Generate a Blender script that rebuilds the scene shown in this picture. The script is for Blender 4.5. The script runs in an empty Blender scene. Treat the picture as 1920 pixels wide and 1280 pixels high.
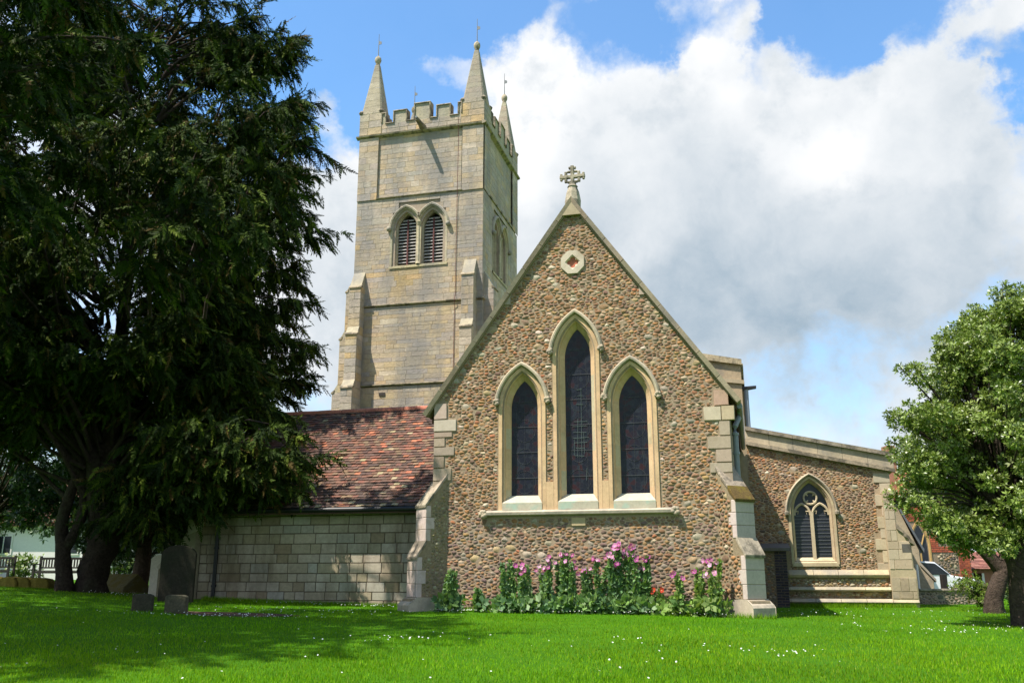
import bpy, math, random
import numpy as np
from mathutils import Vector
from mathutils.geometry import tessellate_polygon

R = math.radians
random.seed(7)
rng = np.random.default_rng(11)
scn = bpy.context.scene
COL = scn.collection

# ------------------------------------------------------------------ camera
EYE = 0.75
PITCH = math.atan(440 / 1700)
cam_d = bpy.data.cameras.new('camera')
cam = bpy.data.objects.new('camera', cam_d)
COL.objects.link(cam)
cam.location = (0, 0, EYE)
cam.rotation_euler = (R(90) + PITCH, 0, 0)
cam_d.sensor_width = 36.0
cam_d.lens = 36.0 * 1700 / 1920
cam_d.clip_start = 0.1
cam_d.clip_end = 3000
scn.camera = cam

# church frame: origin under the chancel gable, X along the east wall, Y into the church
YAW = R(14.5)
OX, OY = 1.5304, 21.5
U = np.array([math.cos(YAW), -math.sin(YAW), 0.0])
V = np.array([math.sin(YAW), math.cos(YAW), 0.0])


def W(x, y, z=0.0):
    p = np.array([OX, OY, 0.0]) + x * U + y * V
    return (p[0], p[1], z)


# ------------------------------------------------------------------ light
SUN_CH = np.array([-0.345, -0.335, 0.0])          # horizontal part, church frame
SUN_EL = R(60.5)
h = SUN_CH[0] * U + SUN_CH[1] * V
h = h / np.linalg.norm(h) * math.cos(SUN_EL)
SUN = np.array([h[0], h[1], math.sin(SUN_EL)])
sun_d = bpy.data.lights.new('sun', 'SUN')
sun_d.energy = 5.0
sun_d.angle = R(0.53)
sun_d.color = (1.0, 0.93, 0.83)
sun = bpy.data.objects.new('sun', sun_d)
COL.objects.link(sun)
sun.location = (-20, -20, 40)
sun.rotation_euler = Vector(SUN).to_track_quat('Z', 'Y').to_euler()

scn.view_settings.view_transform = 'Standard'
scn.view_settings.look = 'None'
scn.view_settings.gamma = 1.0
scn.view_settings.exposure = 0.9
scn.cycles.max_bounces = 6
scn.cycles.diffuse_bounces = 3
scn.cycles.transparent_max_bounces = 6
scn.cycles.use_denoising = True


class NG:
    """small helper round a node tree"""
    def __init__(self, tree):
        self.t = tree
        self.n = tree.nodes
        self.l = tree.links

    def add(self, kind, ins=None, **props):
        nd = self.n.new(kind)
        for k, v in props.items():
            setattr(nd, k, v)
        for k, v in (ins or {}).items():
            s = nd.inputs[k]
            if hasattr(v, 'links') or isinstance(v, bpy.types.NodeSocket):
                self.l.new(v, s)
            else:
                s.default_value = v
        return nd

    def math(self, op, a, b=None, c=None, clamp=False):
        ins = {0: a}
        if b is not None: ins[1] = b
        if c is not None: ins[2] = c
        return self.add('ShaderNodeMath', ins, operation=op, use_clamp=clamp).outputs[0]

    def vmath(self, op, a, b=None):
        ins = {0: a}
        if b is not None: ins[1] = b
        return self.add('ShaderNodeVectorMath', ins, operation=op)

    def mix(self, f, a, b, blend='MIX'):
        nd = self.n.new('ShaderNodeMix')
        nd.data_type = 'RGBA'
        nd.blend_type = blend
        for s, v in ((nd.inputs[0], f), (nd.inputs[6], a), (nd.inputs[7], b)):
            if isinstance(v, bpy.types.NodeSocket): self.l.new(v, s)
            else: s.default_value = v if not isinstance(v, tuple) or len(v) == 4 else (*v, 1)
        return nd.outputs[2]

    def noise(self, vec, scale, detail=4, rough=0.55, dist=0.0):
        ins = {'Scale': scale, 'Detail': detail, 'Roughness': rough, 'Distortion': dist}
        if vec is not None: ins['Vector'] = vec
        return self.add('ShaderNodeTexNoise', ins).outputs['Fac']

    def ramp(self, f, stops, interp='LINEAR'):
        nd = self.n.new('ShaderNodeValToRGB')
        nd.color_ramp.interpolation = interp
        e = nd.color_ramp.elements
        while len(e) < len(stops): e.new(0.5)
        for i, (p, c) in enumerate(stops):
            e[i].position = p
            e[i].color = c if len(c) == 4 else (*c, 1)
        self.l.new(f, nd.inputs[0])
        return nd.outputs[0]

    def map(self, f, a, b, c=0.0, d=1.0, smooth=True):
        nd = self.add('ShaderNodeMapRange', {0: f, 1: a, 2: b, 3: c, 4: d})
        nd.interpolation_type = 'SMOOTHSTEP' if smooth else 'LINEAR'
        return nd.outputs[0]


# ------------------------------------------------------------------ sky with clouds
world = bpy.data.worlds.new('World')
scn.world = world
world.use_nodes = True
world.node_tree.nodes.clear()
g = NG(world.node_tree)
geo = g.add('ShaderNodeTexCoord').outputs['Generated']
sky = g.add('ShaderNodeTexSky', sky_type='NISHITA')
sky.sun_disc = False
sky.sun_elevation = SUN_EL
sky.sun_rotation = math.atan2(SUN[0], SUN[1])
sky.air_density = 1.0
sky.dust_density = 0.4
sky.ozone_density = 2.5


def pix_dir(x, y):
    fw = np.array([0, math.cos(PITCH), math.sin(PITCH)]); up = np.array([0, -math.sin(PITCH), math.cos(PITCH)])
    d = fw + np.array([1, 0, 0]) * (x - 960) / 1700 + up * (640 - y) / 1700
    return d / np.linalg.norm(d)


def at(x, y, Y):
    """the point of the vertical plane at distance Y that the photograph shows at (x, y)"""
    d = pix_dir(x, y)
    t = Y / d[1]
    return np.array([d[0] * t, Y, EYE + d[2] * t])


sep = g.add('ShaderNodeSeparateXYZ', {0: geo})
zz = g.math('ADD', g.math('MAXIMUM', sep.outputs[2], 0.0), 0.16)
px = g.math('DIVIDE', sep.outputs[0], zz)
py = g.math('DIVIDE', sep.outputs[1], zz)
cp = g.add('ShaderNodeCombineXYZ', {0: px, 1: py, 2: 0.0}).outputs[0]
warp = g.add('ShaderNodeTexNoise', {'Vector': geo, 'Scale': 6.0, 'Detail': 9.0, 'Roughness': 0.62}).outputs['Color']
wv = g.vmath('SCALE', g.vmath('SUBTRACT', warp, (0.5, 0.5, 0.5)).outputs[0])
wv.inputs['Scale'].default_value = 0.24
gd = g.vmath('ADD', geo, wv.outputs[0]).outputs[0]


def blob(x, y, r, src=None):
    """a soft round patch of the sky dome about one direction; r in degrees"""
    d = pix_dir(x, y)
    dt = g.vmath('DOT_PRODUCT', g.vmath('NORMALIZE', src or gd).outputs[0], tuple(d)).outputs['Value']
    return g.map(dt, math.cos(R(r)), math.cos(R(r * 0.25)), 0, 1)


n1 = g.noise(geo, 5.2, 9, 0.60)
n2 = g.noise(cp, 1.1, 4, 0.5)
n3 = g.noise(geo, 14.0, 8, 0.62)
cov = g.math('ADD', g.math('MULTIPLY', n1, 1.10), g.math('MULTIPLY', n3, 0.85))
cov = g.math('ADD', g.math('SUBTRACT', cov, 0.315), g.math('MULTIPLY', n2, 0.25))
for (x, y, r, w) in ((560, 90, 9, -0.62), (760, 10, 8.5, -0.6), (330, -40, 12, -0.5), (1000, -20, 5, -0.4), (1180, 60, 4.6, -0.42), (1290, 10, 4, -0.3), (1420, 130, 3.0, -0.42),
                     (1580, 15, 4.6, -0.55), (1720, 35, 3.6, -0.45), (1440, 20, 3, -0.3), (1900, 140, 3.2, -0.42), (1860, 215, 2.2, -0.3), (1560, 672, 3.4, -0.20), (620, 330, 2.6, -0.22), (1450, 690, 2.8, -0.14), (1640, 800, 2.5, -0.12),
                     (600, 300, 4.5, 0.30), (660, 400, 5, 0.25), (850, 110, 3.0, 0.34), (1080, 40, 3.0, 0.22), (1330, 110, 2.5, 0.2), (1010, 130, 4.2, 0.30), (1300, 300, 10, 0.40), (1650, 330, 10, 0.40), (1050, 350, 9, 0.35), (1850, 30, 3.0, 0.25), (640, 220, 2.4, 0.22), (600, 520, 8, 0.3), (1390, 40, 2.2, 0.22), (1500, 480, 10, 0.4), (1310, 560, 6, 0.34), (1420, 690, 4, 0.12)):
    cov = g.math('ADD', cov, g.math('MULTIPLY', blob(x, y, r), w))
cov = g.math('SUBTRACT', cov, g.map(sep.outputs[2], 0.59, 0.82, 0.0, 0.55))
cloud = g.map(cov, 0.44, 0.98, 0.04, 1)
# grey, shaded bases of the clouds
wv2 = g.vmath('SCALE', g.vmath('SUBTRACT', warp, (0.5, 0.5, 0.5)).outputs[0])
wv2.inputs['Scale'].default_value = 0.10
gs = g.vmath('ADD', geo, wv2.outputs[0]).outputs[0]
dk = g.noise(geo, 4.2, 7, 0.55)
dark = g.map(dk, 0.40, 0.78, 0, 0.46)
for (x, y, r, w) in ((1500, 580, 9, 0.62), (1400, 560, 8, 0.28), (1290, 470, 8, 0.26), (1330, 575, 6.5, 0.32), (1660, 540, 7, 0.30), (1200, 330, 7, 0.22), (1380, 380, 6, 0.14), (1760, 330, 5, 0.16), (700, 520, 6, 0.16), (640, 640, 4, 0.15), (1880, 480, 6, 0.30)):
    dark = g.math('ADD', dark, g.math('MULTIPLY', blob(x, y, r, gs), g.math('MULTIPLY', g.map(dk, 0.28, 0.66, 0.32, 1.0, False), w)))
dark = g.math('MULTIPLY', dark, g.map(g.noise(gs, 11.0, 8, 0.6), 0.32, 0.66, 0.62, 1.22, False))
dark = g.math('ADD', dark, g.map(n3, 0.50, 0.74, 0.0, 0.22))
d13 = g.math('MULTIPLY', dark, 2.3)
dark = g.math('DIVIDE', d13, g.math('ADD', d13, 1.0))
dark = g.math('MULTIPLY', dark, g.map(g.noise(gs, 7.0, 8, 0.62), 0.30, 0.68, 0.72, 1.28, False), None, True)
SKYK = 0.10
ccol = g.mix(dark, (5.6, 5.65, 5.7), (1.75, 2.4, 3.0))
# Nishita blue, a little deeper as the camera recorded it
blue = g.mix(1.0, sky.outputs[0], (0.96, 1.38, 1.56), 'MULTIPLY')
blue = g.mix(g.map(sep.outputs[2], 0.42, 0.02, 0.0, 0.62), blue, (3.6, 4.9, 5.6))
skyc = g.mix(cloud, blue, ccol)
bg = g.add('ShaderNodeBackground', {'Color': skyc, 'Strength': SKYK})
out = g.add('ShaderNodeOutputWorld', {'Surface': bg.outputs[0]})


# ------------------------------------------------------------------ materials
def material(name, build):
    m = bpy.data.materials.new(name)
    m.use_nodes = True
    m.node_tree.nodes.clear()
    k = NG(m.node_tree)
    o = k.add('ShaderNodeOutputMaterial')
    k.l.new(build(k), o.inputs[0])
    return m


def coords(k):
    return k.add('ShaderNodeTexCoord').outputs['Object']


def tint(k):
    return k.add('ShaderNodeAttribute', attribute_name='tint').outputs['Color']


def mineral(name, rough=0.9, s1=2.2, v1=0.3, s2=18.0, v2=0.3, bump=0.4, bs=40.0, bd=0.01, stain=None, stain_s=1.2, stain_a=(0.5, 0.7), stain_f=0.6, stain2=None, streak=False, bed=0.0, wash=None):
    """stone, mortar, tile: each piece's own colour, mottled, with grain and stains"""
    def b(k):
        c = coords(k)
        base = tint(k)
        if wash: base = k.mix(1.0, base, wash, 'MULTIPLY')
        a = k.map(k.noise(c, s1, 5, 0.6), 0.25, 0.75, 1 - v1, 1 + v1, False)
        b2 = k.map(k.noise(c, s2, 6, 0.7), 0.25, 0.75, 1 - v2, 1 + v2, False)
        f = k.math('MULTIPLY', a, b2)
        base = k.mix(1.0, base, k.add('ShaderNodeCombineColor', {0: f, 1: f, 2: f}).outputs[0], 'MULTIPLY')
        if stain:
            cc = c
            if streak:
                cc = k.add('ShaderNodeMapping', {'Vector': c, 'Scale': (1, 1, 0.22)}).outputs[0]
            base = k.mix(k.map(k.noise(cc, stain_s, 7, 0.65), stain_a[0], stain_a[1], 0, stain_f), base, stain)
        if stain2:
            base = k.mix(k.map(k.noise(c, stain2[1], 8, 0.75), stain2[2], stain2[2] + 0.06, 0, stain2[3]), base, stain2[0])
        hh = k.noise(c, bs, 6, 0.7)
        if bed:        # worn bedding planes: long flat furrows
            bc = k.add('ShaderNodeMapping', {'Vector': c, 'Scale': (0.5, 0.5, 1.7)}).outputs[0]
            bn = k.noise(bc, 4.5, 8, 0.72)
            hh = k.math('ADD', k.math('MULTIPLY', hh, 0.5), k.math('MULTIPLY', bn, bed * 0.4))
            f2 = k.map(bn, 0.3, 0.7, 1 - 0.05 * bed, 1 + 0.05 * bed, False)
            base = k.mix(1.0, base, k.add('ShaderNodeCombineColor', {0: f2, 1: f2, 2: f2}).outputs[0], 'MULTIPLY')
        bp = k.add('ShaderNodeBump', {'Height': hh, 'Strength': bump, 'Distance': bd})
        p = k.add('ShaderNodeBsdfPrincipled', {'Base Color': base, 'Roughness': rough, 'Specular IOR Level': 0.2, 'Normal': bp.outputs[0]})
        return p.outputs[0]
    return material(name, b)


def foliage(name, rough=0.5, trans=0.25, spec=0.3):
    def b(k):
        c = tint(k)
        p = k.add('ShaderNodeBsdfPrincipled', {'Base Color': c, 'Roughness': rough, 'Specular IOR Level': spec})
        t = k.add('ShaderNodeBsdfTranslucent', {'Color': k.mix(1.0, c, (1.25, 1.3, 0.5), 'MULTIPLY')})
        return k.add('ShaderNodeMixShader', {0: trans, 1: p.outputs[0], 2: t.outputs[0]}).outputs[0]
    return material(name, b)


def plain(name, col, rough=0.6, var=0.15, s=9.0, metal=0.0, spec=0.4):
    def b(k):
        f = k.map(k.noise(coords(k), s, 5, 0.6), 0.2, 0.8, 1 - var, 1 + var, False)
        base = k.mix(1.0, col, k.add('ShaderNodeCombineColor', {0: f, 1: f, 2: f}).outputs[0], 'MULTIPLY')
        return k.add('ShaderNodeBsdfPrincipled', {'Base Color': base, 'Roughness': rough, 'Metallic': metal, 'Specular IOR Level': spec}).outputs[0]
    return material(name, b)


M = {}
M['cobble'] = mineral('cobble stone', 0.85, 0.8, 0.16, 45, 0.40, 0.45, 60, 0.008, (0.12, 0.095, 0.07), 0.55, (0.48, 0.68), 0.42)
M['mortar'] = mineral('lime mortar', 0.95, 1.3, 0.18, 20, 0.3, 0.7, 55, 0.012, (0.17, 0.13, 0.10), 0.8, (0.5, 0.75), 0.5)
M['ashlar'] = mineral('tower limestone', 0.9, 0.9, 0.20, 7, 0.22, 0.8, 9, 0.05, (0.205, 0.195, 0.185), 0.55, (0.42, 0.64), 0.72, ((0.40, 0.23, 0.06), 1.3, 0.70, 0.45), True, 1.2)
M['ashlar_grey'] = mineral('grey limestone', 0.9, 1.5, 0.16, 9, 0.22, 0.5, 16, 0.02, (0.16, 0.155, 0.14), 1.0, (0.48, 0.66), 0.6, None, False, 0.6, (1.03, 0.965, 0.94))
M['dressed'] = mineral('dressed limestone', 0.85, 1.6, 0.10, 14, 0.14, 0.25, 30, 0.006, (0.27, 0.21, 0.125), 1.4, (0.48, 0.70), 0.55, ((0.16, 0.15, 0.12), 6, 0.62, 0.5), False, 0.0, (1.03, 0.965, 0.94))
M['sill'] = mineral('copper stained limestone', 0.8, 3, 0.12, 14, 0.16, 0.25, 30, 0.005, (0.27, 0.44, 0.36), 3.2, (0.46, 0.66), 0.6)
M['weathered'] = mineral('lichened coping stone', 0.95, 3, 0.2, 16, 0.35, 0.6, 30, 0.012, (0.07, 0.065, 0.05), 2.4, (0.46, 0.6), 0.75, ((0.5, 0.47, 0.40), 9, 0.62, 0.6), False, 0.0, (1.03, 0.965, 0.94))
M['flint'] = mineral('flint facing', 0.7, 3, 0.2, 30, 0.4, 0.4, 40, 0.01, (0.12, 0.11, 0.05), 1.5, (0.45, 0.7), 0.5)
M['vestry'] = mineral('vestry limestone', 0.9, 1.5, 0.14, 10, 0.22, 0.45, 22, 0.015, (0.11, 0.08, 0.045), 0.7, (0.44, 0.64), 0.7, None, True, 0.7)
M['tile'] = mineral('clay roof tile', 0.9, 3, 0.2, 30, 0.3, 0.5, 60, 0.006, (0.05, 0.04, 0.03), 2.2, (0.52, 0.72), 0.65, ((0.40, 0.35, 0.18), 13, 0.66, 0.6))
M['brick'] = mineral('red brick', 0.9, 4, 0.2, 30, 0.3, 0.4, 60, 0.006)
M['bark'] = mineral('bark', 0.95, 3, 0.3, 12, 0.5, 1.0, 11, 0.10, (0.05, 0.06, 0.03), 1.5, (0.5, 0.7), 0.5)
M['moss'] = mineral('mossy stone', 0.95, 4, 0.3, 30, 0.4, 0.9, 40, 0.02, (0.15, 0.115, 0.02), 4, (0.42, 0.58), 0.8)
M['needles'] = foliage('yew needles', 0.7, 0.06, 0.08)
M['leaves'] = foliage('glossy leaves', 0.35, 0.2, 0.4)
M['soft_leaves'] = foliage('soft leaves', 0.6, 0.3, 0.25)
M['petals'] = foliage('petals', 0.6, 0.35, 0.2)
M['blades'] = foliage('grass blades', 0.7, 0.30, 0.06)
M['black_iron'] = plain('black iron', (0.012, 0.012, 0.013), 0.5)
M['grey_pipe'] = plain('grey painted pipe', (0.23, 0.25, 0.27), 0.45)
M['lead'] = plain('lead sheet', (0.13, 0.14, 0.15), 0.6)
M['dull_lead'] = plain('dull lead came', (0.055, 0.06, 0.068), 0.7)
M['pale_glint'] = plain('pale glint colour', (0.10, 0.135, 0.135), 0.7)  # pale colour of the glints drawn on the middle lancet
M['dark_stone'] = mineral('dark churchyard stone', 0.95, 3, 0.25, 20, 0.4, 0.7, 30, 0.012, (0.02, 0.025, 0.012), 2.0, (0.45, 0.65), 0.6)
M['louvre'] = plain('weathered louvre board', (0.46, 0.43, 0.40), 0.7, 0.3, 4)
M['louvre_bar'] = plain('rusty louvre bar', (0.09, 0.022, 0.018), 0.7, 0.3)
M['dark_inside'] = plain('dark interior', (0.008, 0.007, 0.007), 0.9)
M['slate'] = plain('roof slate', (0.10, 0.11, 0.125), 0.6, 0.25, 3)
M['white_render'] = plain('white render', (0.70, 0.66, 0.64), 0.85, 0.08)
M['bench_wood'] = plain('dark bench wood', (0.018, 0.013, 0.010), 0.7, 0.3)
M['timber'] = plain('stained timber', (0.055, 0.03, 0.018), 0.7, 0.3)
M['white_paint'] = plain('white vehicle paint', (0.75, 0.76, 0.78), 0.25, 0.02)
M['tyre'] = plain('tyre rubber', (0.012, 0.012, 0.012), 0.85)
M['soil'] = mineral('bare soil', 1.0, 3, 0.3, 20, 0.5, 1.0, 30, 0.05)
M['gold_stone'] = plain('golden stone', (0.42, 0.27, 0.10), 0.85, 0.15)


def glass_build(k):
    c = coords(k)
    v = k.add('ShaderNodeTexVoronoi', {'Vector': c, 'Scale': 9.0}, feature='F1')
    col = k.ramp(v.outputs['Color'], [(0.0, (0.006, 0.008, 0.014)), (0.45, (0.010, 0.011, 0.020)), (0.6, (0.030, 0.010, 0.012)), (0.66, (0.012, 0.015, 0.024)), (1.0, (0.020, 0.024, 0.032))])
    e = k.add('ShaderNodeTexVoronoi', {'Vector': c, 'Scale': 9.0}, feature='DISTANCE_TO_EDGE').outputs['Distance']
    col = k.mix(k.map(e, 0.02, 0.05, 0.4, 0), col, (0.03, 0.033, 0.038))
    bp = k.add('ShaderNodeBump', {'Height': k.noise(c, 7, 4, 0.6), 'Strength': 0.25, 'Distance': 0.02})
    return k.add('ShaderNodeBsdfPrincipled', {'Base Color': col, 'Roughness': 0.30, 'Specular IOR Level': 0.22, 'Normal': bp.outputs[0]}).outputs[0]


M['stained_glass'] = material('stained glass from outside', glass_build)


def lattice_build(k):
    c = coords(k)
    col = k.ramp(k.noise(c, 2.5, 3), [(0.3, (0.012, 0.014, 0.022)), (0.7, (0.028, 0.030, 0.042))])
    bp = k.add('ShaderNodeBump', {'Height': k.noise(c, 6, 3), 'Strength': 0.2, 'Distance': 0.02})
    return k.add('ShaderNodeBsdfPrincipled', {'Base Color': col, 'Roughness': 0.3, 'Specular IOR Level': 0.4, 'Normal': bp.outputs[0]}).outputs[0]


M['lattice_glass'] = material('leaded window glass', lattice_build)


def ground_build(k):
    c = coords(k)
    a = k.noise(c, 0.35, 5, 0.6)
    b = k.noise(c, 3.5, 6, 0.7)
    col = k.mix(k.map(a, 0.35, 0.65), (0.046, 0.150, 0.003), (0.062, 0.180, 0.004))
    col = k.mix(k.map(b, 0.45, 0.7, 0, 0.6), col, (0.036, 0.115, 0.003))
    hh = k.noise(c, 60, 4, 0.8)
    bp = k.add('ShaderNodeBump', {'Height': hh, 'Strength': 0.8, 'Distance': 0.04})
    return k.add('ShaderNodeBsdfPrincipled', {'Base Color': col, 'Roughness': 0.9, 'Specular IOR Level': 0.1, 'Normal': bp.outputs[0]}).outputs[0]


M['turf'] = material('lawn turf', ground_build)


# ------------------------------------------------------------------ mesh helpers
def make_mesh(name, verts, faces, tints=None, smooth=False):
    me = bpy.data.meshes.new(name)
    me.from_pydata([tuple(map(float, v)) for v in verts], [], faces)
    n = len(me.polygons)
    if tints is None: tints = (0.5, 0.5, 0.5)
    arr = np.ones((n, 4), np.float32)
    t = np.asarray(tints, np.float32)
    arr[:, :3] = t
    at_ = me.attributes.new('tint', 'FLOAT_COLOR', 'FACE')
    at_.data.foreach_set('color', arr.ravel())
    if smooth:
        me.polygons.foreach_set('use_smooth', np.ones(n, bool))
    return me


def tri_mesh(name, verts, tris, tints):
    """fast path for large triangle soups"""
    me = bpy.data.meshes.new(name)
    nv, nf = len(verts), len(tris)
    me.vertices.add(nv)
    me.vertices.foreach_set('co', np.asarray(verts, np.float32).ravel())
    me.loops.add(nf * 3)
    me.loops.foreach_set('vertex_index', np.asarray(tris, np.int32).ravel())
    me.polygons.add(nf)
    me.polygons.foreach_set('loop_start', np.arange(0, nf * 3, 3, dtype=np.int32))
    me.update(calc_edges=True)
    arr = np.ones((nf, 4), np.float32)
    arr[:, :3] = tints
    at_ = me.attributes.new('tint', 'FLOAT_COLOR', 'FACE')
    at_.data.foreach_set('color', arr.ravel())
    return me


def link(name, me, mat, parent=None, label=None, kind=None):
    o = bpy.data.objects.new(name, me)
    if me.materials:
        me.materials.clear()
    me.materials.append(M[mat] if isinstance(mat, str) else mat)
    COL.objects.link(o)
    if parent is not None: o.parent = parent
    if label: o['label'] = label
    if kind: o['kind'] = kind
    return o


def tag(o, label, cat, group=None):
    o['label'] = label
    o['category'] = cat
    if group: o['group'] = group
    return o


def thing(name, label, cat, loc=(0, 0, 0), rz=0.0, group=None):
    o = bpy.data.objects.new(name, None)
    o.empty_display_size = 0.2
    COL.objects.link(o)
    o.location = loc
    o.rotation_euler = (0, 0, rz)
    return tag(o, label, cat, group)


class MB:
    """collects faces for ONE mesh object"""
    def __init__(self, tint=(0.5, 0.5, 0.5)):
        self.v, self.f, self.t, self.c = [], [], [], tint

    def add(self, verts, faces, tint=None):
        o = len(self.v)
        self.v += [tuple(map(float, p)) for p in verts]
        for f in faces:
            self.f.append([i + o for i in f])
            self.t.append(tint or self.c)
        return self

    def box(self, x0, x1, y0, y1, z0, z1, tint=None):
        v = [(x0, y0, z0), (x1, y0, z0), (x1, y1, z0), (x0, y1, z0), (x0, y0, z1), (x1, y0, z1), (x1, y1, z1), (x0, y1, z1)]
        return self.add(v, [(0, 3, 2, 1), (4, 5, 6, 7), (0, 1, 5, 4), (1, 2, 6, 5), (2, 3, 7, 6), (3, 0, 4, 7)], tint)

    def hexa(self, v, tint=None):
        return self.add(v, [(0, 3, 2, 1), (4, 5, 6, 7), (0, 1, 5, 4), (1, 2, 6, 5), (2, 3, 7, 6), (3, 0, 4, 7)], tint)

    def prism(self, poly, y0, y1, tint=None, fr=None):
        """poly in (x, z) extruded from y0 to y1; fr maps (x, y, z) to the parent's space"""
        n = len(poly)
        v = [(x, y0, z) for x, z in poly] + [(x, y1, z) for x, z in poly]
        if fr: v = [fr(*p) for p in v]
        fs = [[(i + 1) % n, i, i + n, (i + 1) % n + n] for i in range(n)]
        tris = tessellate_polygon([[Vector((x, z, 0)) for x, z in poly]])
        fs += [list(t) for t in tris] + [[i + n for i in reversed(t)] for t in tris]
        return self.add(v, fs, tint)

    def pierced(self, outer, holes, y0, y1, fr=None, tint=None):
        """a wall slab in (x, z) with openings"""
        loops = [outer] + holes
        flat = [p for l in loops for p in l]
        n = len(flat)
        v = [(x, y0, z) for x, z in flat] + [(x, y1, z) for x, z in flat]
        if fr: v = [fr(*p) for p in v]
        tr = tessellate_polygon([[Vector((x, z, 0)) for x, z in l] for l in loops])
        fs = [list(t) for t in tr] + [[i + n for i in reversed(t)] for t in tr]
        o = 0
        for l in loops:
            m = len(l)
            fs += [[o + i, o + (i + 1) % m, o + (i + 1) % m + n, o + i + n] for i in range(m)]
            o += m
        return self.add(v, fs, tint)

    def tube(self, pts, rad, n=8, tint=None, cap=True):
        pts = [Vector(p) for p in pts]
        if not hasattr(rad, '__len__'): rad = [rad] * len(pts)
        vs, fs = [], []
        ref = Vector((0.13, 0.31, 0.94))
        for i, p in enumerate(pts):
            d = (pts[min(i + 1, len(pts) - 1)] - pts[max(i - 1, 0)]).normalized()
            a = d.cross(ref)
            if a.length < 0.05: a = d.cross(Vector((1, 0, 0)))
            a.normalize(); b = d.cross(a)
            for k in range(n):
                t = 2 * math.pi * k / n
                vs.append(p + (a * math.cos(t) + b * math.sin(t)) * rad[i])
        for i in range(len(pts) - 1):
            for k in range(n):
                fs.append((i * n + k, i * n + (k + 1) % n, (i + 1) * n + (k + 1) % n, (i + 1) * n + k))
        if cap:
            fs.append(tuple(range(n))); fs.append(tuple(reversed(range((len(pts) - 1) * n, len(pts) * n))))
        return self.add(vs, fs, tint)

    def lathe(self, prof, c=(0, 0, 0), n=12, tint=None):
        vs, fs = [], []
        for r, z in prof:
            for k in range(n):
                t = 2 * math.pi * k / n
                vs.append((c[0] + r * math.cos(t), c[1] + r * math.sin(t), c[2] + z))
        for i in range(len(prof) - 1):
            for k in range(n):
                fs.append((i * n + k, i * n + (k + 1) % n, (i + 1) * n + (k + 1) % n, (i + 1) * n + k))
        return self.add(vs, fs, tint)

    def build(self, name, mat, parent=None, label=None, kind=None, smooth=False, bevel=0.0):
        me = make_mesh(name, self.v, self.f, self.t, smooth)
        o = link(name, me, mat, parent, label, kind)
        if bevel:
            md = o.modifiers.new('edge', 'BEVEL'); md.width = bevel; md.segments = 1; md.limit_method = 'ANGLE'; md.angle_limit = R(40)
        return o


def vary(c, a=0.12):
    k = 1 + random.uniform(-a, a)
    return tuple(max(0.0, x * k * (1 + random.uniform(-a, a) * 0.35)) for x in c)


# ------------------------------------------------------------------ the ground
def gz(X, Y):
    X = np.asarray(X, float); Y = np.asarray(Y, float)
    base = np.interp(Y, [-60, -5, 0, 8, 14, 20, 24, 32, 60, 400], [-2.0, -1.0, -0.85, -0.40, -0.20, -0.06, -0.02, -0.05, 0.0, 0.0])
    m = np.maximum(-X - 2, 0)
    return base + 0.62 * np.tanh(0.0041 * m * m / 0.62) - 0.035 * np.clip(X - 3, 0, 4) / 1.5 * 0.9


def ground_patch(name, xs, ys, mat):
    gx, gy = np.meshgrid(xs, ys)
    z = gz(gx, gy) + 0.012 * np.sin(gx * 1.7 + gy * 0.9) * np.cos(gy * 1.3)
    v = np.stack([gx, gy, z], -1).reshape(-1, 3)
    nx, ny = len(xs), len(ys)
    i = (np.arange(ny - 1)[:, None] * nx + np.arange(nx - 1)[None, :]).ravel()
    f = np.stack([i, i + 1, i + nx + 1, i + nx], -1).tolist()
    me = make_mesh(name, v, f, (0.05, 0.12, 0.01), True)
    return link(name, me, mat, None, None, 'structure')


xs = np.concatenate([np.array([-1500, -600, -250, -120, -70]), np.arange(-50, 50.1, 0.7), np.array([70, 120, 250, 600, 1500])])
ys = np.concatenate([np.array([-400, -100, -40, -15]), np.arange(-6, 60.1, 0.7), np.array([75, 100, 160, 300, 600, 1800])])
ground_patch('lawn', xs, ys, 'turf')

# ------------------------------------------------------------------ the church
church = thing('church', 'stone village church with square pinnacled tower and cobbled east gable with three lancets', 'church', W(0, 0, 0), -YAW)
LIME = (0.40, 0.33, 0.215)
CREAM = (0.55, 0.40, 0.235)
PALE = (0.34, 0.285, 0.22)


def arch_pts(cx, s, zs, hh, d=0.0, n=10):
    """pointed arch, springing at zs, half span s, rise hh, offset outwards by d; left to right"""
    Rr = (s * s + hh * hh) / (2 * s)
    c = Rr - s
    r = Rr + d
    a_end = math.acos(max(-1, min(1, c / r)))
    left, right = [], []
    for i in range(n + 1):
        a = a_end * i / n
        right.append((cx - c + r * math.cos(a), zs + r * math.sin(a)))
        left.append((cx + c - r * math.cos(a), zs + r * math.sin(a)))
    return left + right[::-1][1:]


def arch_path(cx, s, zb, zs, hh, d=0.0, n=10):
    p = arch_pts(cx, s, zs, hh, d, n)
    return [(p[0][0], zb)] + p + [(p[-1][0], zb)]


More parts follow.
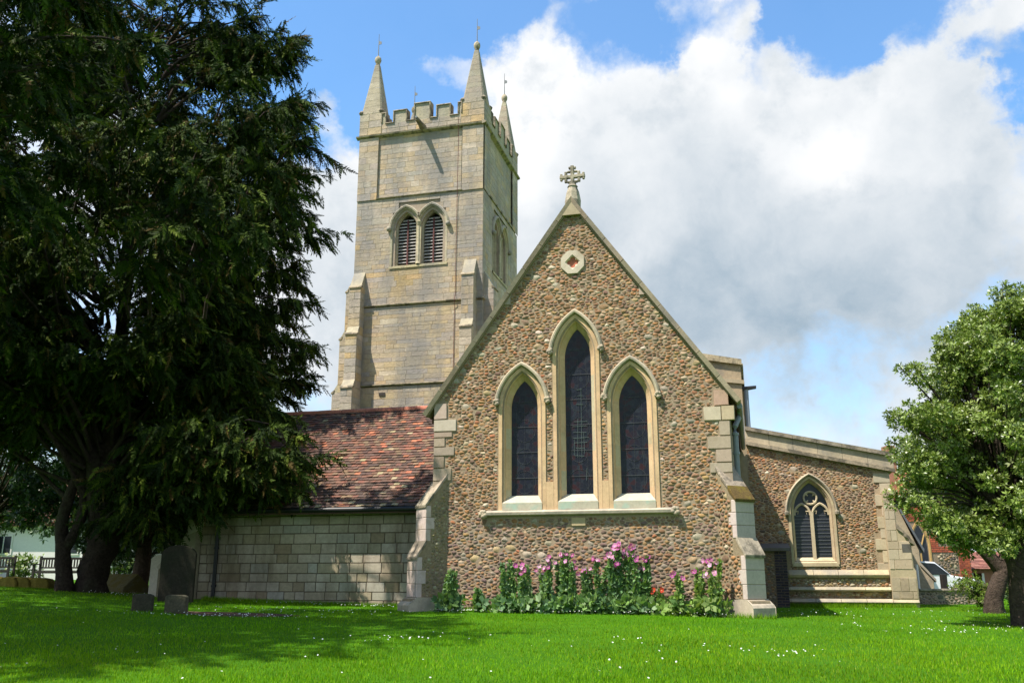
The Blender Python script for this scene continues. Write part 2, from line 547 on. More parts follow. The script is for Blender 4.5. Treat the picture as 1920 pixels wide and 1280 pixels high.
def sweep_arch(mb, cx, s, zb, zs, hh, prof, y0, n=10, tint=None, fr=None, block=0.0, copper=False):
    """prof: list of (d, y); makes a moulded frame round an arch; block: jamb stones of varied tint this high"""
    rows = [[(x, y0 + y, z) for x, z in arch_path(cx, s, zb, zs, hh, d, n)] for d, y in prof]
    m = len(rows[0])
    # divide the straight jambs in blocks
    segs = max(1, int((zs - zb) / block)) if block else 1
    def expand(r):
        a, b = r[0], r[1]; c, d_ = r[-2], r[-1]
        L = [tuple(a[q] + (b[q] - a[q]) * i / segs for q in range(3)) for i in range(segs)]
        Rt = [tuple(c[q] + (d_[q] - c[q]) * i / segs for q in range(3)) for i in range(1, segs + 1)]
        return L + list(r[1:-1]) + Rt
    rows = [expand(r) for r in rows]
    m = len(rows[0])
    cols = []
    for j in range(m - 1):
        cols.append(vary(tint or mb.c, 0.08))
    for i in range(len(rows) - 1):
        for j in range(m - 1):
            q = [rows[i][j], rows[i][j + 1], rows[i + 1][j + 1], rows[i + 1][j]]
            if fr: q = [fr(*p) for p in q]
            c = cols[j]
            if copper and i >= len(rows) - 3:      # green wash from the copper ties in the splays
                k = random.uniform(0.0, 0.5) if max(a[2] for a in q) < zs else random.uniform(0, 0.15)
                c = tuple(c[w] * (1 - k) + (0.33, 0.44, 0.34)[w] * k for w in range(3))
            mb.add(q, [(0, 1, 2, 3)], c)
    return mb


def in_arch(x, z, cx, s, zb, zs, hh, d=0.0):
    if z < zb or abs(x - cx) > s + d: return False
    if z <= zs: return True
    Rr = (s * s + hh * hh) / (2 * s); c = Rr - s; r = Rr + d
    dx = abs(x - cx) + c
    return dx * dx + (z - zs) ** 2 < r * r


# -- rubble: cells of a power diagram, each rounded into a bedded cobble
def rubble(inside, x0, x1, z0, z1, spacing, squash, big=0.04, seedk=1, gap=0.012, dome=0.035):
    rr = random.Random(seedk)
    pts = []
    cell = spacing
    grid = {}
    tries = int((x1 - x0) * (z1 - z0) * squash / (spacing * spacing) * 9)
    for _ in range(tries):
        x = rr.uniform(x0, x1); z = rr.uniform(z0, z1) * squash
        rad = spacing * (rr.uniform(0.27, 0.66) if rr.random() > big else rr.uniform(0.8, 1.25))
        if not inside(x, z / squash): continue
        gx, gz_ = int(x // cell), int(z // cell)
        ok = True
        for i in range(gx - 3, gx + 4):
            for j in range(gz_ - 3, gz_ + 4):
                for (qx, qz, qr) in grid.get((i, j), ()):
                    if (qx - x) ** 2 + (qz - z) ** 2 < (0.92 * (qr + rad)) ** 2:
                        ok = False; break
                if not ok: break
            if not ok: break
        if ok:
            grid.setdefault((gx, gz_), []).append((x, z, rad))
            pts.append((x, z, rad))
    stones = []
    for (x, z, rad) in pts:
        poly = [(x - 2.2 * rad, z - 2.2 * rad), (x + 2.2 * rad, z - 2.2 * rad), (x + 2.2 * rad, z + 2.2 * rad), (x - 2.2 * rad, z + 2.2 * rad)]
        gx, gz_ = int(x // cell), int(z // cell)
        for i in range(gx - 4, gx + 5):
            for j in range(gz_ - 4, gz_ + 5):
                for (qx, qz, qr) in grid.get((i, j), ()):
                    dx, dz = qx - x, qz - z
                    d2 = dx * dx + dz * dz
                    if d2 < 1e-9 or d2 > (2.2 * (rad + qr) + spacing) ** 2: continue
                    kk = (d2 + rad * rad - qr * qr) / 2
                    new = []
                    n = len(poly)
                    for t in range(n):
                        a = poly[t]; b = poly[(t + 1) % n]
                        da = (a[0] - x) * dx + (a[1] - z) * dz - kk
                        db = (b[0] - x) * dx + (b[1] - z) * dz - kk
                        if da <= 0: new.append(a)
                        if (da < 0) != (db < 0) and abs(da - db) > 1e-12:
                            u = da / (da - db)
                            new.append((a[0] + (b[0] - a[0]) * u, a[1] + (b[1] - a[1]) * u))
                    poly = new
                    if len(poly) < 3: break
                if len(poly) < 3: break
            if len(poly) < 3: break
        if len(poly) < 3: continue
        P = [(a, b / squash) for a, b in poly]
        sx, sz = x, z / squash
        Q = []
        for (a, b) in P:
            if not inside(a, b):
                lo, hi = 0.0, 1.0
                for _ in range(7):
                    m = (lo + hi) / 2
                    if inside(sx + (a - sx) * m, sz + (b - sz) * m): lo = m
                    else: hi = m
                a, b = sx + (a - sx) * lo, sz + (b - sz) * lo
            Q.append((a, b))
        area = 0.5 * abs(sum(Q[i][0] * Q[(i + 1) % len(Q)][1] - Q[(i + 1) % len(Q)][0] * Q[i][1] for i in range(len(Q))))
        if area < 0.0012: continue
        cx = sum(q[0] for q in Q) / len(Q); cz = sum(q[1] for q in Q) / len(Q)
        # merge very short edges, cut corners
        C = []
        n = len(Q)
        for i in range(n):
            a, b = Q[i], Q[(i + 1) % n]
            ln = math.hypot(b[0] - a[0], b[1] - a[1])
            if ln < 0.25 * math.sqrt(area):
                C.append(((a[0] + b[0]) / 2, (a[1] + b[1]) / 2))
            else:
                C.append((a[0] * 0.83 + b[0] * 0.17, a[1] * 0.83 + b[1] * 0.17))
                C.append((a[0] * 0.17 + b[0] * 0.83, a[1] * 0.17 + b[1] * 0.83))
        if len(C) < 4: continue
        sz_ = math.sqrt(area)
        sh = 1 - gap / sz_ * 1.4
        if sh < 0.5: sh = 0.5
        C = [(cx + (a - cx) * sh * rr.uniform(0.90, 1.05), cz + (b - cz) * sh * rr.uniform(0.90, 1.05)) for a, b in C]
        flat = rr.random() < 0.3
        h1 = dome * 0.62 * rr.uniform(0.45, 1.3) * min(1.4, sz_ / 0.12)
        if rad > spacing * 0.75: h1 *= 0.5
        k2 = 0.84 if flat else 0.68
        tx, tz = rr.uniform(-0.16, 0.16), rr.uniform(-0.20, 0.16)
        n = len(C)
        ring0 = [(a, 0.006, b) for a, b in C]
        ring1 = [(cx + (a - cx) * k2, -h1 + (a - cx) * tx + (b - cz) * tz, cz + (b - cz) * k2) for a, b in C]
        vs = ring0 + ring1
        fs = [(i, (i + 1) % n, n + (i + 1) % n, n + i) for i in range(n)] + [tuple(range(n, 2 * n))]
        # winding: seen from -Y
        ar = sum(C[i][0] * C[(i + 1) % n][1] - C[(i + 1) % n][0] * C[i][1] for i in range(n))
        if ar < 0: fs = [tuple(reversed(f)) for f in fs]
        stones.append((area, cx, cz, vs, fs, rad > spacing * 0.75))
    return stones


PAL = [((0.278, 0.159, 0.082), 24), ((0.307, 0.158, 0.069), 13), ((0.235, 0.132, 0.071), 16), ((0.193, 0.113, 0.071), 12), ((0.170, 0.101, 0.071), 9), ((0.315, 0.194, 0.087), 10), ((0.244, 0.176, 0.114), 13), ((0.348, 0.244, 0.145), 8), ((0.441, 0.328, 0.219), 3), ((0.567, 0.455, 0.342), 0.7), ((0.315, 0.134, 0.064), 4), ((0.139, 0.099, 0.071), 3)]
PALC = [p[0] for p in PAL]; PALW = [p[1] for p in PAL]


def cobble_tint(x, z, bigstone, low=False):
    if bigstone and random.random() < 0.75: return vary(random.choice([(0.40, 0.345, 0.26), (0.34, 0.29, 0.21), (0.29, 0.25, 0.19), (0.37, 0.27, 0.15)]), 0.12)
    c = random.choices(PALC, PALW)[0]
    if low and random.random() < 0.45: c = random.choice([(0.20, 0.135, 0.10), (0.23, 0.16, 0.11), (0.17, 0.115, 0.095), (0.25, 0.20, 0.15)])
    return vary(c, 0.16)


LANCETS = [  # cx, half span, glass bottom, springing, rise
    (-1.325, 0.335, 2.63, 4.75, 0.70), (0.025, 0.325, 2.64, 5.95, 0.74), (1.345, 0.335, 2.63, 4.75, 0.70)]
FD = 0.25


def gable_z(x):
    return 9.95 - abs(x) * 1.402


QUOINS = []
for sgn in (-1, 1):
    z = 2.75
    i = 0
    while z < 4.22:
        hh = random.uniform(0.22, 0.36)
        if z + hh > 4.2: hh = 4.22 - z
        if hh < 0.1: break
        QUOINS.append((sgn, z, z + hh - 0.012, random.uniform(0.46, 0.62) if i % 2 else random.uniform(0.24, 0.36)))
        z += hh; i += 1


def gable_inside(x, z):
    if abs(x) > 3.575 or z < -0.2 or z > gable_z(x) - 0.10: return False
    for (cx, s, zb, zs, hh) in LANCETS:
        if in_arch(x, z, cx, s, 2.25, zs, hh, FD + 0.015): return False
    if -1.93 < x < 1.97 and 2.08 < z < 2.80: return False
    if abs(x) < 2.26 and 2.08 < z < 2.28: return False
    if (x + 0.01) ** 2 + (z - 8.36) ** 2 < 0.32 ** 2: return False
    if abs(x - 0.02) < 0.17 and 1.86 < z < 2.10: return False
    if abs(x) > 3.575 - 0.10 and 2.7 < z < 4.22: return False
    for (sg, za, zb_, ln) in QUOINS:
        if za - 0.01 < z < zb_ + 0.01 and x * sg > 3.58 - ln - 0.01: return False
    if abs(x) > 2.98 and 4.2 < z < 4.56: return False
    if abs(x) > 3.22 and 4.2 < z < 5.0: return False
    if 1.63 < abs(x) and 7.36 < z < 7.68: return False
    if abs(x) > 3.20 and z < 2.95 - (abs(x) - 3.2) * 0.2: return False
    return True


wall = MB((0.30, 0.23, 0.155))
holes_ = [arch_path(cx, s + 0.2, 2.35, zs, hh, 0.0, 10) for (cx, s, zb, zs, hh) in LANCETS]
holes_ = [arch_path(cx, s, 2.40, zs, hh, 0.13, 10) for (cx, s, zb, zs, hh) in LANCETS]
holes_.append([(-0.01 + 0.2 * math.cos(a), 8.36 + 0.2 * math.sin(a)) for a in [2 * math.pi * i / 16 for i in range(16)]])
wall.pierced([(-3.58, -0.6), (3.58, -0.6), (3.58, gable_z(3.58)), (0, 9.95), (-3.58, gable_z(3.58))], holes_, 0.0, 0.28)
chancel = wall.build('chancel_wall', 'mortar', church, 'gabled chancel wall of multicoloured cobbles')
sb = MB((0.30, 0.24, 0.16)); sb.box(-3.58, -3.2, 0.282, 9, -0.6, 4.95); sb.box(3.2, 3.58, 0.282, 8, -0.6, 4.95)
sb.build('chancel_side_wall', 'mortar', church)
st = rubble(gable_inside, -3.6, 3.6, -0.2, 9.9, 0.117, 1.7, 0.06, 3, 0.001, 0.018)
st.sort(key=lambda s: -s[0])
rest = MB()
for i, (ar, cx, cz, vs, fs, bg_) in enumerate(st):
    t = cobble_tint(cx, cz, bg_, cz < 2.1)
    if i < 300:
        link('cobble', make_mesh('cobble', vs, fs, t, True), 'cobble', chancel)
    else:
        rest.add(vs, fs, t)
rest.build('cobble_infill', 'cobble', chancel, kind='stuff', smooth=True)
NCOB = len(st)


def block(x0, x1, z0, z1, y=-0.012, dep=0.05, ch=0.010, jit=0.004):
    """one dressed stone: proud face with worn arrises, seen from -Y"""
    j = lambda: random.uniform(-jit, jit)
    yy = y + random.uniform(-0.5, 0.5) * jit
    v = [(x0 + j(), y + dep, z0 + j()), (x1 + j(), y + dep, z0 + j()), (x1 + j(), y + dep, z1 + j()), (x0 + j(), y + dep, z1 + j())]
    v += [(x0 + ch + j(), yy, z0 + ch + j()), (x1 - ch + j(), yy, z0 + ch + j()), (x1 - ch + j(), yy + j() * 0.5, z1 - ch + j()), (x0 + ch + j(), yy, z1 - ch + j())]
    f = [(4, 5, 6, 7), (0, 1, 5, 4), (1, 2, 6, 5), (2, 3, 7, 6), (3, 0, 4, 7)]
    return v, f


# quoins of the chancel corners
for (sg, za, zb_, ln) in QUOINS:
    a, b = (3.58 - ln, 3.583) if sg > 0 else (-3.583, -3.58 + ln)
    v, f = block(a, b, za, zb_, -0.028, 0.06)
    link('quoin_stone', make_mesh('quoin_stone', v, f, vary(PALE, 0.1)), 'dressed', chancel)
for (x0, x1, z0, z1, c) in ((-3.585, -3.0, 4.225, 4.52, (0.46, 0.42, 0.34)), (3.0, 3.40, 4.225, 4.55, (0.48, 0.43, 0.32)), (3.405, 3.70, 4.225, 4.56, (0.44, 0.37, 0.25)), (-3.585, -3.25, 4.53, 4.93, (0.44, 0.36, 0.30)), (3.25, 3.585, 4.57, 4.93, (0.42, 0.29, 0.22))):
    v, f = block(x0, x1, z0, z1, -0.035, 0.06)
    link('kneeler_block', make_mesh('kneeler_block', v, f, c), 'dressed', chancel)
for sg in (-1, 1):
    zt = 7.66
    xo = (9.9 - zt) / 1.402
    xo2 = (9.9 - 7.38) / 1.402
    v = [(sg * (xo2 - 0.02), 0.03, 7.38), (sg * (1.62), 0.03, 7.38), (sg * 1.62, 0.03, 7.66), (sg * (xo - 0.02), 0.03, 7.66)]
    v += [(x, -0.035, z) for (x, _, z) in v]
    f = [(4, 5, 6, 7), (0, 1, 5, 4), (1, 2, 6, 5), (2, 3, 7, 6), (3, 0, 4, 7)]
    if sg < 0: pass
    else: f = [tuple(reversed(q)) for q in f]
    link('skew_stone', make_mesh('skew_stone', v, f, (0.45, 0.37, 0.31)), 'dressed', chancel)

# raking coping
for sg in (-1, 1):
    n = 9
    xa, za = 0.0, 10.10
    xb, zb_ = 3.86, 4.66
    dx, dz = xb - xa, zb_ - za
    L = math.hypot(dx, dz); tx, tz = dx / L, dz / L; nx, nz = -tz, tx
    for i in range(n):
        s0, s1 = L * i / n + (0.006 if i else 0.0), L * (i + 1) / n - 0.006
        q = []
        for (s, o) in ((s0, 0.0), (s1, 0.0), (s1, -0.105), (s0, -0.105)):
            X = xa + tx * s + nx * o; Z = za + tz * s + nz * o
            if i == 0 and s == s0:
                X = 0.0; Z = za + o / nz * 1.0
            q.append((sg * X, Z))
        yo = -0.14 + random.uniform(-0.004, 0.004)
        b = MB(vary((0.31, 0.265, 0.195), 0.12))
        b.add([(q[0][0], yo, q[0][1]), (q[1][0], yo, q[1][1]), (q[2][0], yo + 0.03, q[2][1]), (q[3][0], yo + 0.03, q[3][1]),
               (q[0][0], 0.42, q[0][1]), (q[1][0], 0.42, q[1][1]), (q[2][0], 0.42, q[2][1]), (q[3][0], 0.42, q[3][1])],
              [(0, 1, 2, 3), (7, 6, 5, 4), (0, 4, 5, 1), (1, 5, 6, 2), (2, 6, 7, 3), (3, 7, 4, 0)] if sg < 0 else [(3, 2, 1, 0), (4, 5, 6, 7), (1, 5, 4, 0), (2, 6, 5, 1), (3, 7, 6, 2), (0, 4, 7, 3)])
        b.build('coping_stone', 'ashlar_grey', church)
    # inner bead under the coping
    b = MB((0.26, 0.22, 0.155))
    q = [(0, 9.95), (3.74, 4.70), (3.72, 4.64), (0, 9.87)]
    b.prism([(sg * x, z) for x, z in (q if sg < 0 else q[::-1])], -0.07, 0.0)
    b.build('coping_mould', 'dressed', church)
ap = MB((0.36, 0.31, 0.21)); ap.prism([(-0.24, 9.60), (0.24, 9.60), (0.0, 9.94)], -0.11, -0.02); ap.build('apex_stone', 'dressed', church)

# cross on the apex
cr = MB((0.36, 0.33, 0.25))
cr.lathe([(0.20, 9.85), (0.21, 10.05), (0.17, 10.28), (0.12, 10.42), (0.14, 10.45), (0.10, 10.50), (0.09, 10.55)], (0, 0.12, 0), 8)
crossb = cr.build('cross_base', 'weathered', church)
cr = MB((0.37, 0.34, 0.26))
for (x0, x1, z0, z1) in ((-0.045, 0.045, 10.50, 11.04), (-0.33, 0.33, 10.69, 10.78)):
    cr.box(x0, x1, 0.07 + (0.002 if x1 > 0.1 else 0), 0.17 - (0.002 if x1 > 0.1 else 0), z0, z1)
for sx in (-1, 1):
    cr.box(sx * 0.17 - 0.035, sx * 0.17 + 0.035, 0.08, 0.16, 10.58, 10.69)
    cr.box(sx * 0.17 - 0.035, sx * 0.17 + 0.035, 0.08, 0.16, 10.78, 10.88)
    cr.box(min(sx * 0.045, sx * 0.135), max(sx * 0.045, sx * 0.135), 0.082, 0.158, 10.56, 10.62)
    cr.box(min(sx * 0.045, sx * 0.135), max(sx * 0.045, sx * 0.135), 0.082, 0.158, 10.85, 10.90)
    cr.box(sx * 0.29 - 0.03, sx * 0.29 + 0.03, 0.078, 0.162, 10.64, 10.69); cr.box(sx * 0.29 - 0.03, sx * 0.29 + 0.03, 0.078, 0.162, 10.78, 10.83)
    cr.box(min(sx * .045, sx * .095), max(sx * .045, sx * .095), 0.078, 0.162, 10.95, 11.01)
cr.build('gable_cross', 'weathered', church, 'carved stone cross on gable apex', bevel=0.012)

# quatrefoil in an octagonal stone
N = 64
oct_, qf, dia = [], [], []
for i in range(N):
    a = 2 * math.pi * i / N
    c8 = math.cos(((a + math.pi / 8) % (math.pi / 4)) - math.pi / 8)
    oct_.append((0.30 / c8 * math.cos(a + math.pi / 8 * 0), 0.31 / c8 * math.sin(a)))
    # four lobes
    best = 0.0
    for q in range(4):
        pa = q * math.pi / 2
        ddx, ddz = 0.08 * math.cos(pa), 0.08 * math.sin(pa)
        bb = ddx * math.cos(a) + ddz * math.sin(a)
        disc = bb * bb - (0.08 ** 2 - 0.066 ** 2)
        if disc > 0: best = max(best, bb + math.sqrt(disc))
    qf.append((best * math.cos(a), best * math.sin(a)))
    dd = 0.215 / (abs(math.cos(a)) + abs(math.sin(a)))
    dd = max(dd * 0.93, best * 1.05)
    dia.append((dd * math.cos(a), dd * math.sin(a)))
qm = MB((0.50, 0.455, 0.36))
QC = (-0.01, 8.36)
rows = [[(QC[0] + x, -0.01, QC[1] + z) for x, z in [(a * 1.0, b * 1.0) for a, b in oct_]], [(QC[0] + x, -0.045, QC[1] + z) for x, z in [(a * 0.97, b * 0.97) for a, b in oct_]],
        [(QC[0] + x, -0.045, QC[1] + z) for x, z in dia], [(QC[0] + x, -0.005, QC[1] + z) for x, z in qf], [(QC[0] + x, 0.05, QC[1] + z) for x, z in qf]]
rows[0] = [(x, 0.02, z) for x, _, z in rows[0]]
for i in range(4):
    for j in range(N):
        k = (j + 1) % N
        qm.add([rows[i][j], rows[i][k], rows[i + 1][k], rows[i + 1][j]], [(0, 1, 2, 3)])
quat = qm.build('quatrefoil_panel', 'dressed', church, 'pale octagonal stone with a quatrefoil sunk in it')
qb = MB((0.42, 0.14, 0.09)); qb.add([(QC[0] - .19, 0.028, QC[1] - .19), (QC[0] + .19, 0.028, QC[1] - .19), (QC[0] + .19, 0.028, QC[1] + .19), (QC[0] - .19, 0.028, QC[1] + .19)], [(0, 1, 2, 3)])
qb.build('brick_backing', 'brick', quat)
for v in rows: pass

# lancet windows
def boss(mb, c, r, seed):
    rr = random.Random(seed)
    for k in range(7):
        a = k * 2.4
        o = (c[0] + 0.55 * r * math.cos(a) * (k > 0), c[1] - 0.4 * r * rr.random(), c[2] + 0.55 * r * math.sin(a) * (k > 0))
        q = r * rr.uniform(0.5, 0.7)
        mb.lathe([(0.01, -q), (q * 0.75, -q * 0.6), (q, 0), (q * 0.75, q * 0.6), (0.01, q)], o, 7)


for wi, (cx, s, zb, zs, hh) in enumerate(LANCETS):
    win = MB(CREAM)
    sweep_arch(win, cx, s, 2.27, zs, hh, [(FD, 0.02), (FD, -0.03), (0.165, -0.03), (0.155, 0.04), (0.125, 0.03), (0.105, 0.045), (0.095, 0.11), (0.0, 0.235), (-0.008, 0.29)], 0.0, 12, CREAM, None, 0.42, True)
    w = win.build('lancet_window', 'dressed', church, ('left lancet window, shorter' if wi == 0 else 'tall middle lancet window' if wi == 1 else 'right lancet window, shorter'))
    gl = MB(); p = arch_path(cx, s + 0.01, 2.5, zs, hh, 0, 12)
    gl.prism(p[::-1], 0.262, 0.275); gl.build('stained_glass', 'stained_glass', w)
    hm = MB((0.41, 0.37, 0.27))
    zl = zs + (0.20 if wi == 1 else 0.18)
    prof = [(0.262, 0.0), (0.262, -0.075), (0.285, -0.11), (0.325, -0.115), (0.36, -0.07), (0.37, 0.0)]
    pr = [arch_pts(cx, s, zs, hh, d, 14) for d, _ in prof]
    for i in range(len(prof) - 1):
        for j in range(len(pr[0]) - 1):
            q = [(pr[i][j][0], prof[i][1], pr[i][j][1]), (pr[i][j + 1][0], prof[i][1], pr[i][j + 1][1]), (pr[i + 1][j + 1][0], prof[i + 1][1], pr[i + 1][j + 1][1]), (pr[i + 1][j][0], prof[i + 1][1], pr[i + 1][j][1])]
            if min(a[2] for a in q) < zs + 0.14: continue
            hm.add(q, [(0, 1, 2, 3)])
    hm.build('hood_mould', 'ashlar_grey', w)
    for sg in (-1, 1):
        b = MB((0.33, 0.29, 0.21)); e = arch_pts(cx, s, zs, hh, 0.315, 14)
        q = min((p for p in e if p[1] > zs + 0.10 and (p[0] - cx) * sg > 0), key=lambda p: p[1])
        boss(b, (q[0], -0.07, q[1] - 0.06), 0.085, wi * 3 + sg); b.build('label_stop', 'ashlar_grey', w, smooth=True)
    si = MB((0.42, 0.38, 0.29))
    a, b_, c_ = s + 0.0, s + 0.13, 0
    si.add([(cx - a, 0.25, zb), (cx + a, 0.25, zb), (cx + b_ + 0.02, -0.045, zb - 0.19), (cx - b_ - 0.02, -0.045, zb - 0.19), (cx - b_ - 0.02, -0.045, 2.27), (cx + b_ + 0.02, -0.045, 2.27)], [(3, 2, 1, 0), (4, 5, 2, 3)])
    si.build('window_sill', 'sill', w)
    # leads and saddle bars of the glazing
    ld = MB()
    zz_ = zb + 0.42
    while zz_ < zs + hh * 0.6:
        hw = s if zz_ < zs else s * 0.7
        ld.box(cx - hw, cx + hw, 0.246, 0.254, zz_ - 0.005, zz_ + 0.005)
        zz_ += 0.62
    ld.build('saddle_bars', 'dull_lead', w, kind='stuff')
    lr = MB()
    zz_ = zb + 0.32
    k = 0
    while zz_ < zs + 0.15:
        rad = 0.27 if k % 2 == 0 else 0.19
        lr.tube([(cx + rad * math.cos(t * math.pi / 10), 0.257, zz_ + rad * math.sin(t * math.pi / 10)) for t in range(21)], 0.0035, 4, cap=False)
        zz_ += 0.62; k += 1
    for q_ in (-0.62, 0.0, 0.62):
        lr.tube([(cx + q_ * s, 0.257, zb + 0.02), (cx + q_ * s, 0.257, zs)], 0.003, 4)
    if wi == 1:          # pale tubes put in to imitate glints on the middle glass
        glint = MB()
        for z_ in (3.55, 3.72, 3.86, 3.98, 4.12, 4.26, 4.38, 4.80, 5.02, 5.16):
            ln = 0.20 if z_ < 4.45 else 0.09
            glint.tube([(cx + 0.03 - ln * random.uniform(0.5, 1), 0.25, z_ + random.uniform(-.015, .015)), (cx + 0.03 + ln * random.uniform(0.4, 1), 0.25, z_ + random.uniform(-.015, .015))], 0.006, 4)
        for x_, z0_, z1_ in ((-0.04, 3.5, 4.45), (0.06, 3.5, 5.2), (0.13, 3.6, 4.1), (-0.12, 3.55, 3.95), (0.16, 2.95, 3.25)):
            glint.tube([(cx + x_, 0.25, z0_), (cx + x_ + random.uniform(-.02, .02), 0.25, z1_)], 0.005, 4)
        glint.build('glint_lines', 'pale_glint', w, kind='stuff')
    lr.build('lead_roundels', 'dull_lead', w, kind='stuff')
# dressed base course joining the three windows, and the string below
bs_ = MB(CREAM)
for (x0, x1) in ((-1.905, -1.50 - 0.41), (-0.735, -0.555), (0.605, 0.755)):
    if x1 > x0: bs_.box(x0, x1, -0.032, 0.03, 2.27, 2.92)
for (cx, s, zb, zs, hh) in LANCETS:
    bs_.box(cx - s - FD + 0.002, cx + s + FD - 0.002, -0.028, 0.03, 2.27, zb - 0.19)
bs_.build('window_base_course', 'dressed', church)
stg = MB((0.40, 0.37, 0.29))
stg.prism([(-0.0, 0.0)] * 0 or [(-2.22, 2.14), (2.22, 2.14), (2.22, 2.27), (-2.22, 2.27)], -0.03, 0.03)
v = [(-2.22, -0.03, 2.27), (2.22, -0.03, 2.27), (2.22, -0.13, 2.22), (-2.22, -0.13, 2.22), (-2.22, -0.12, 2.16), (2.22, -0.12, 2.16), (2.22, -0.03, 2.13), (-2.22, -0.03, 2.13)]
stg.add(v, [(3, 2, 1, 0), (4, 5, 2, 3), (7, 6, 5, 4)])
string = stg.build('sill_string', 'ashlar_grey', church)
for sg in (-1, 1):
    b = MB((0.36, 0.32, 0.23)); boss(b, (sg * 2.27, -0.08, 2.19), 0.10, 40 + sg); b.build('string_stop', 'ashlar_grey', string, smooth=True)
v, f = block(-0.15, 0.19, 1.88, 2.09, -0.03, 0.05); link('carved_stone', make_mesh('carved_stone', v, f, (0.40, 0.33, 0.2)), 'dressed', church)

# diagonal buttresses at the chancel corners
def diag_frame(sg):
    d = (sg / math.sqrt(2), -1 / math.sqrt(2)); t = (-sg / math.sqrt(2) * -1, 1 / math.sqrt(2)) if sg > 0 else (1 / math.sqrt(2), -1 / math.sqrt(2))
    cx = sg * 3.58
    def fr(w_, e, z):       # w_: across, e: outwards, z
        return (cx + d[0] * e + t[0] * w_, d[1] * e + t[1] * w_, z)
    return fr


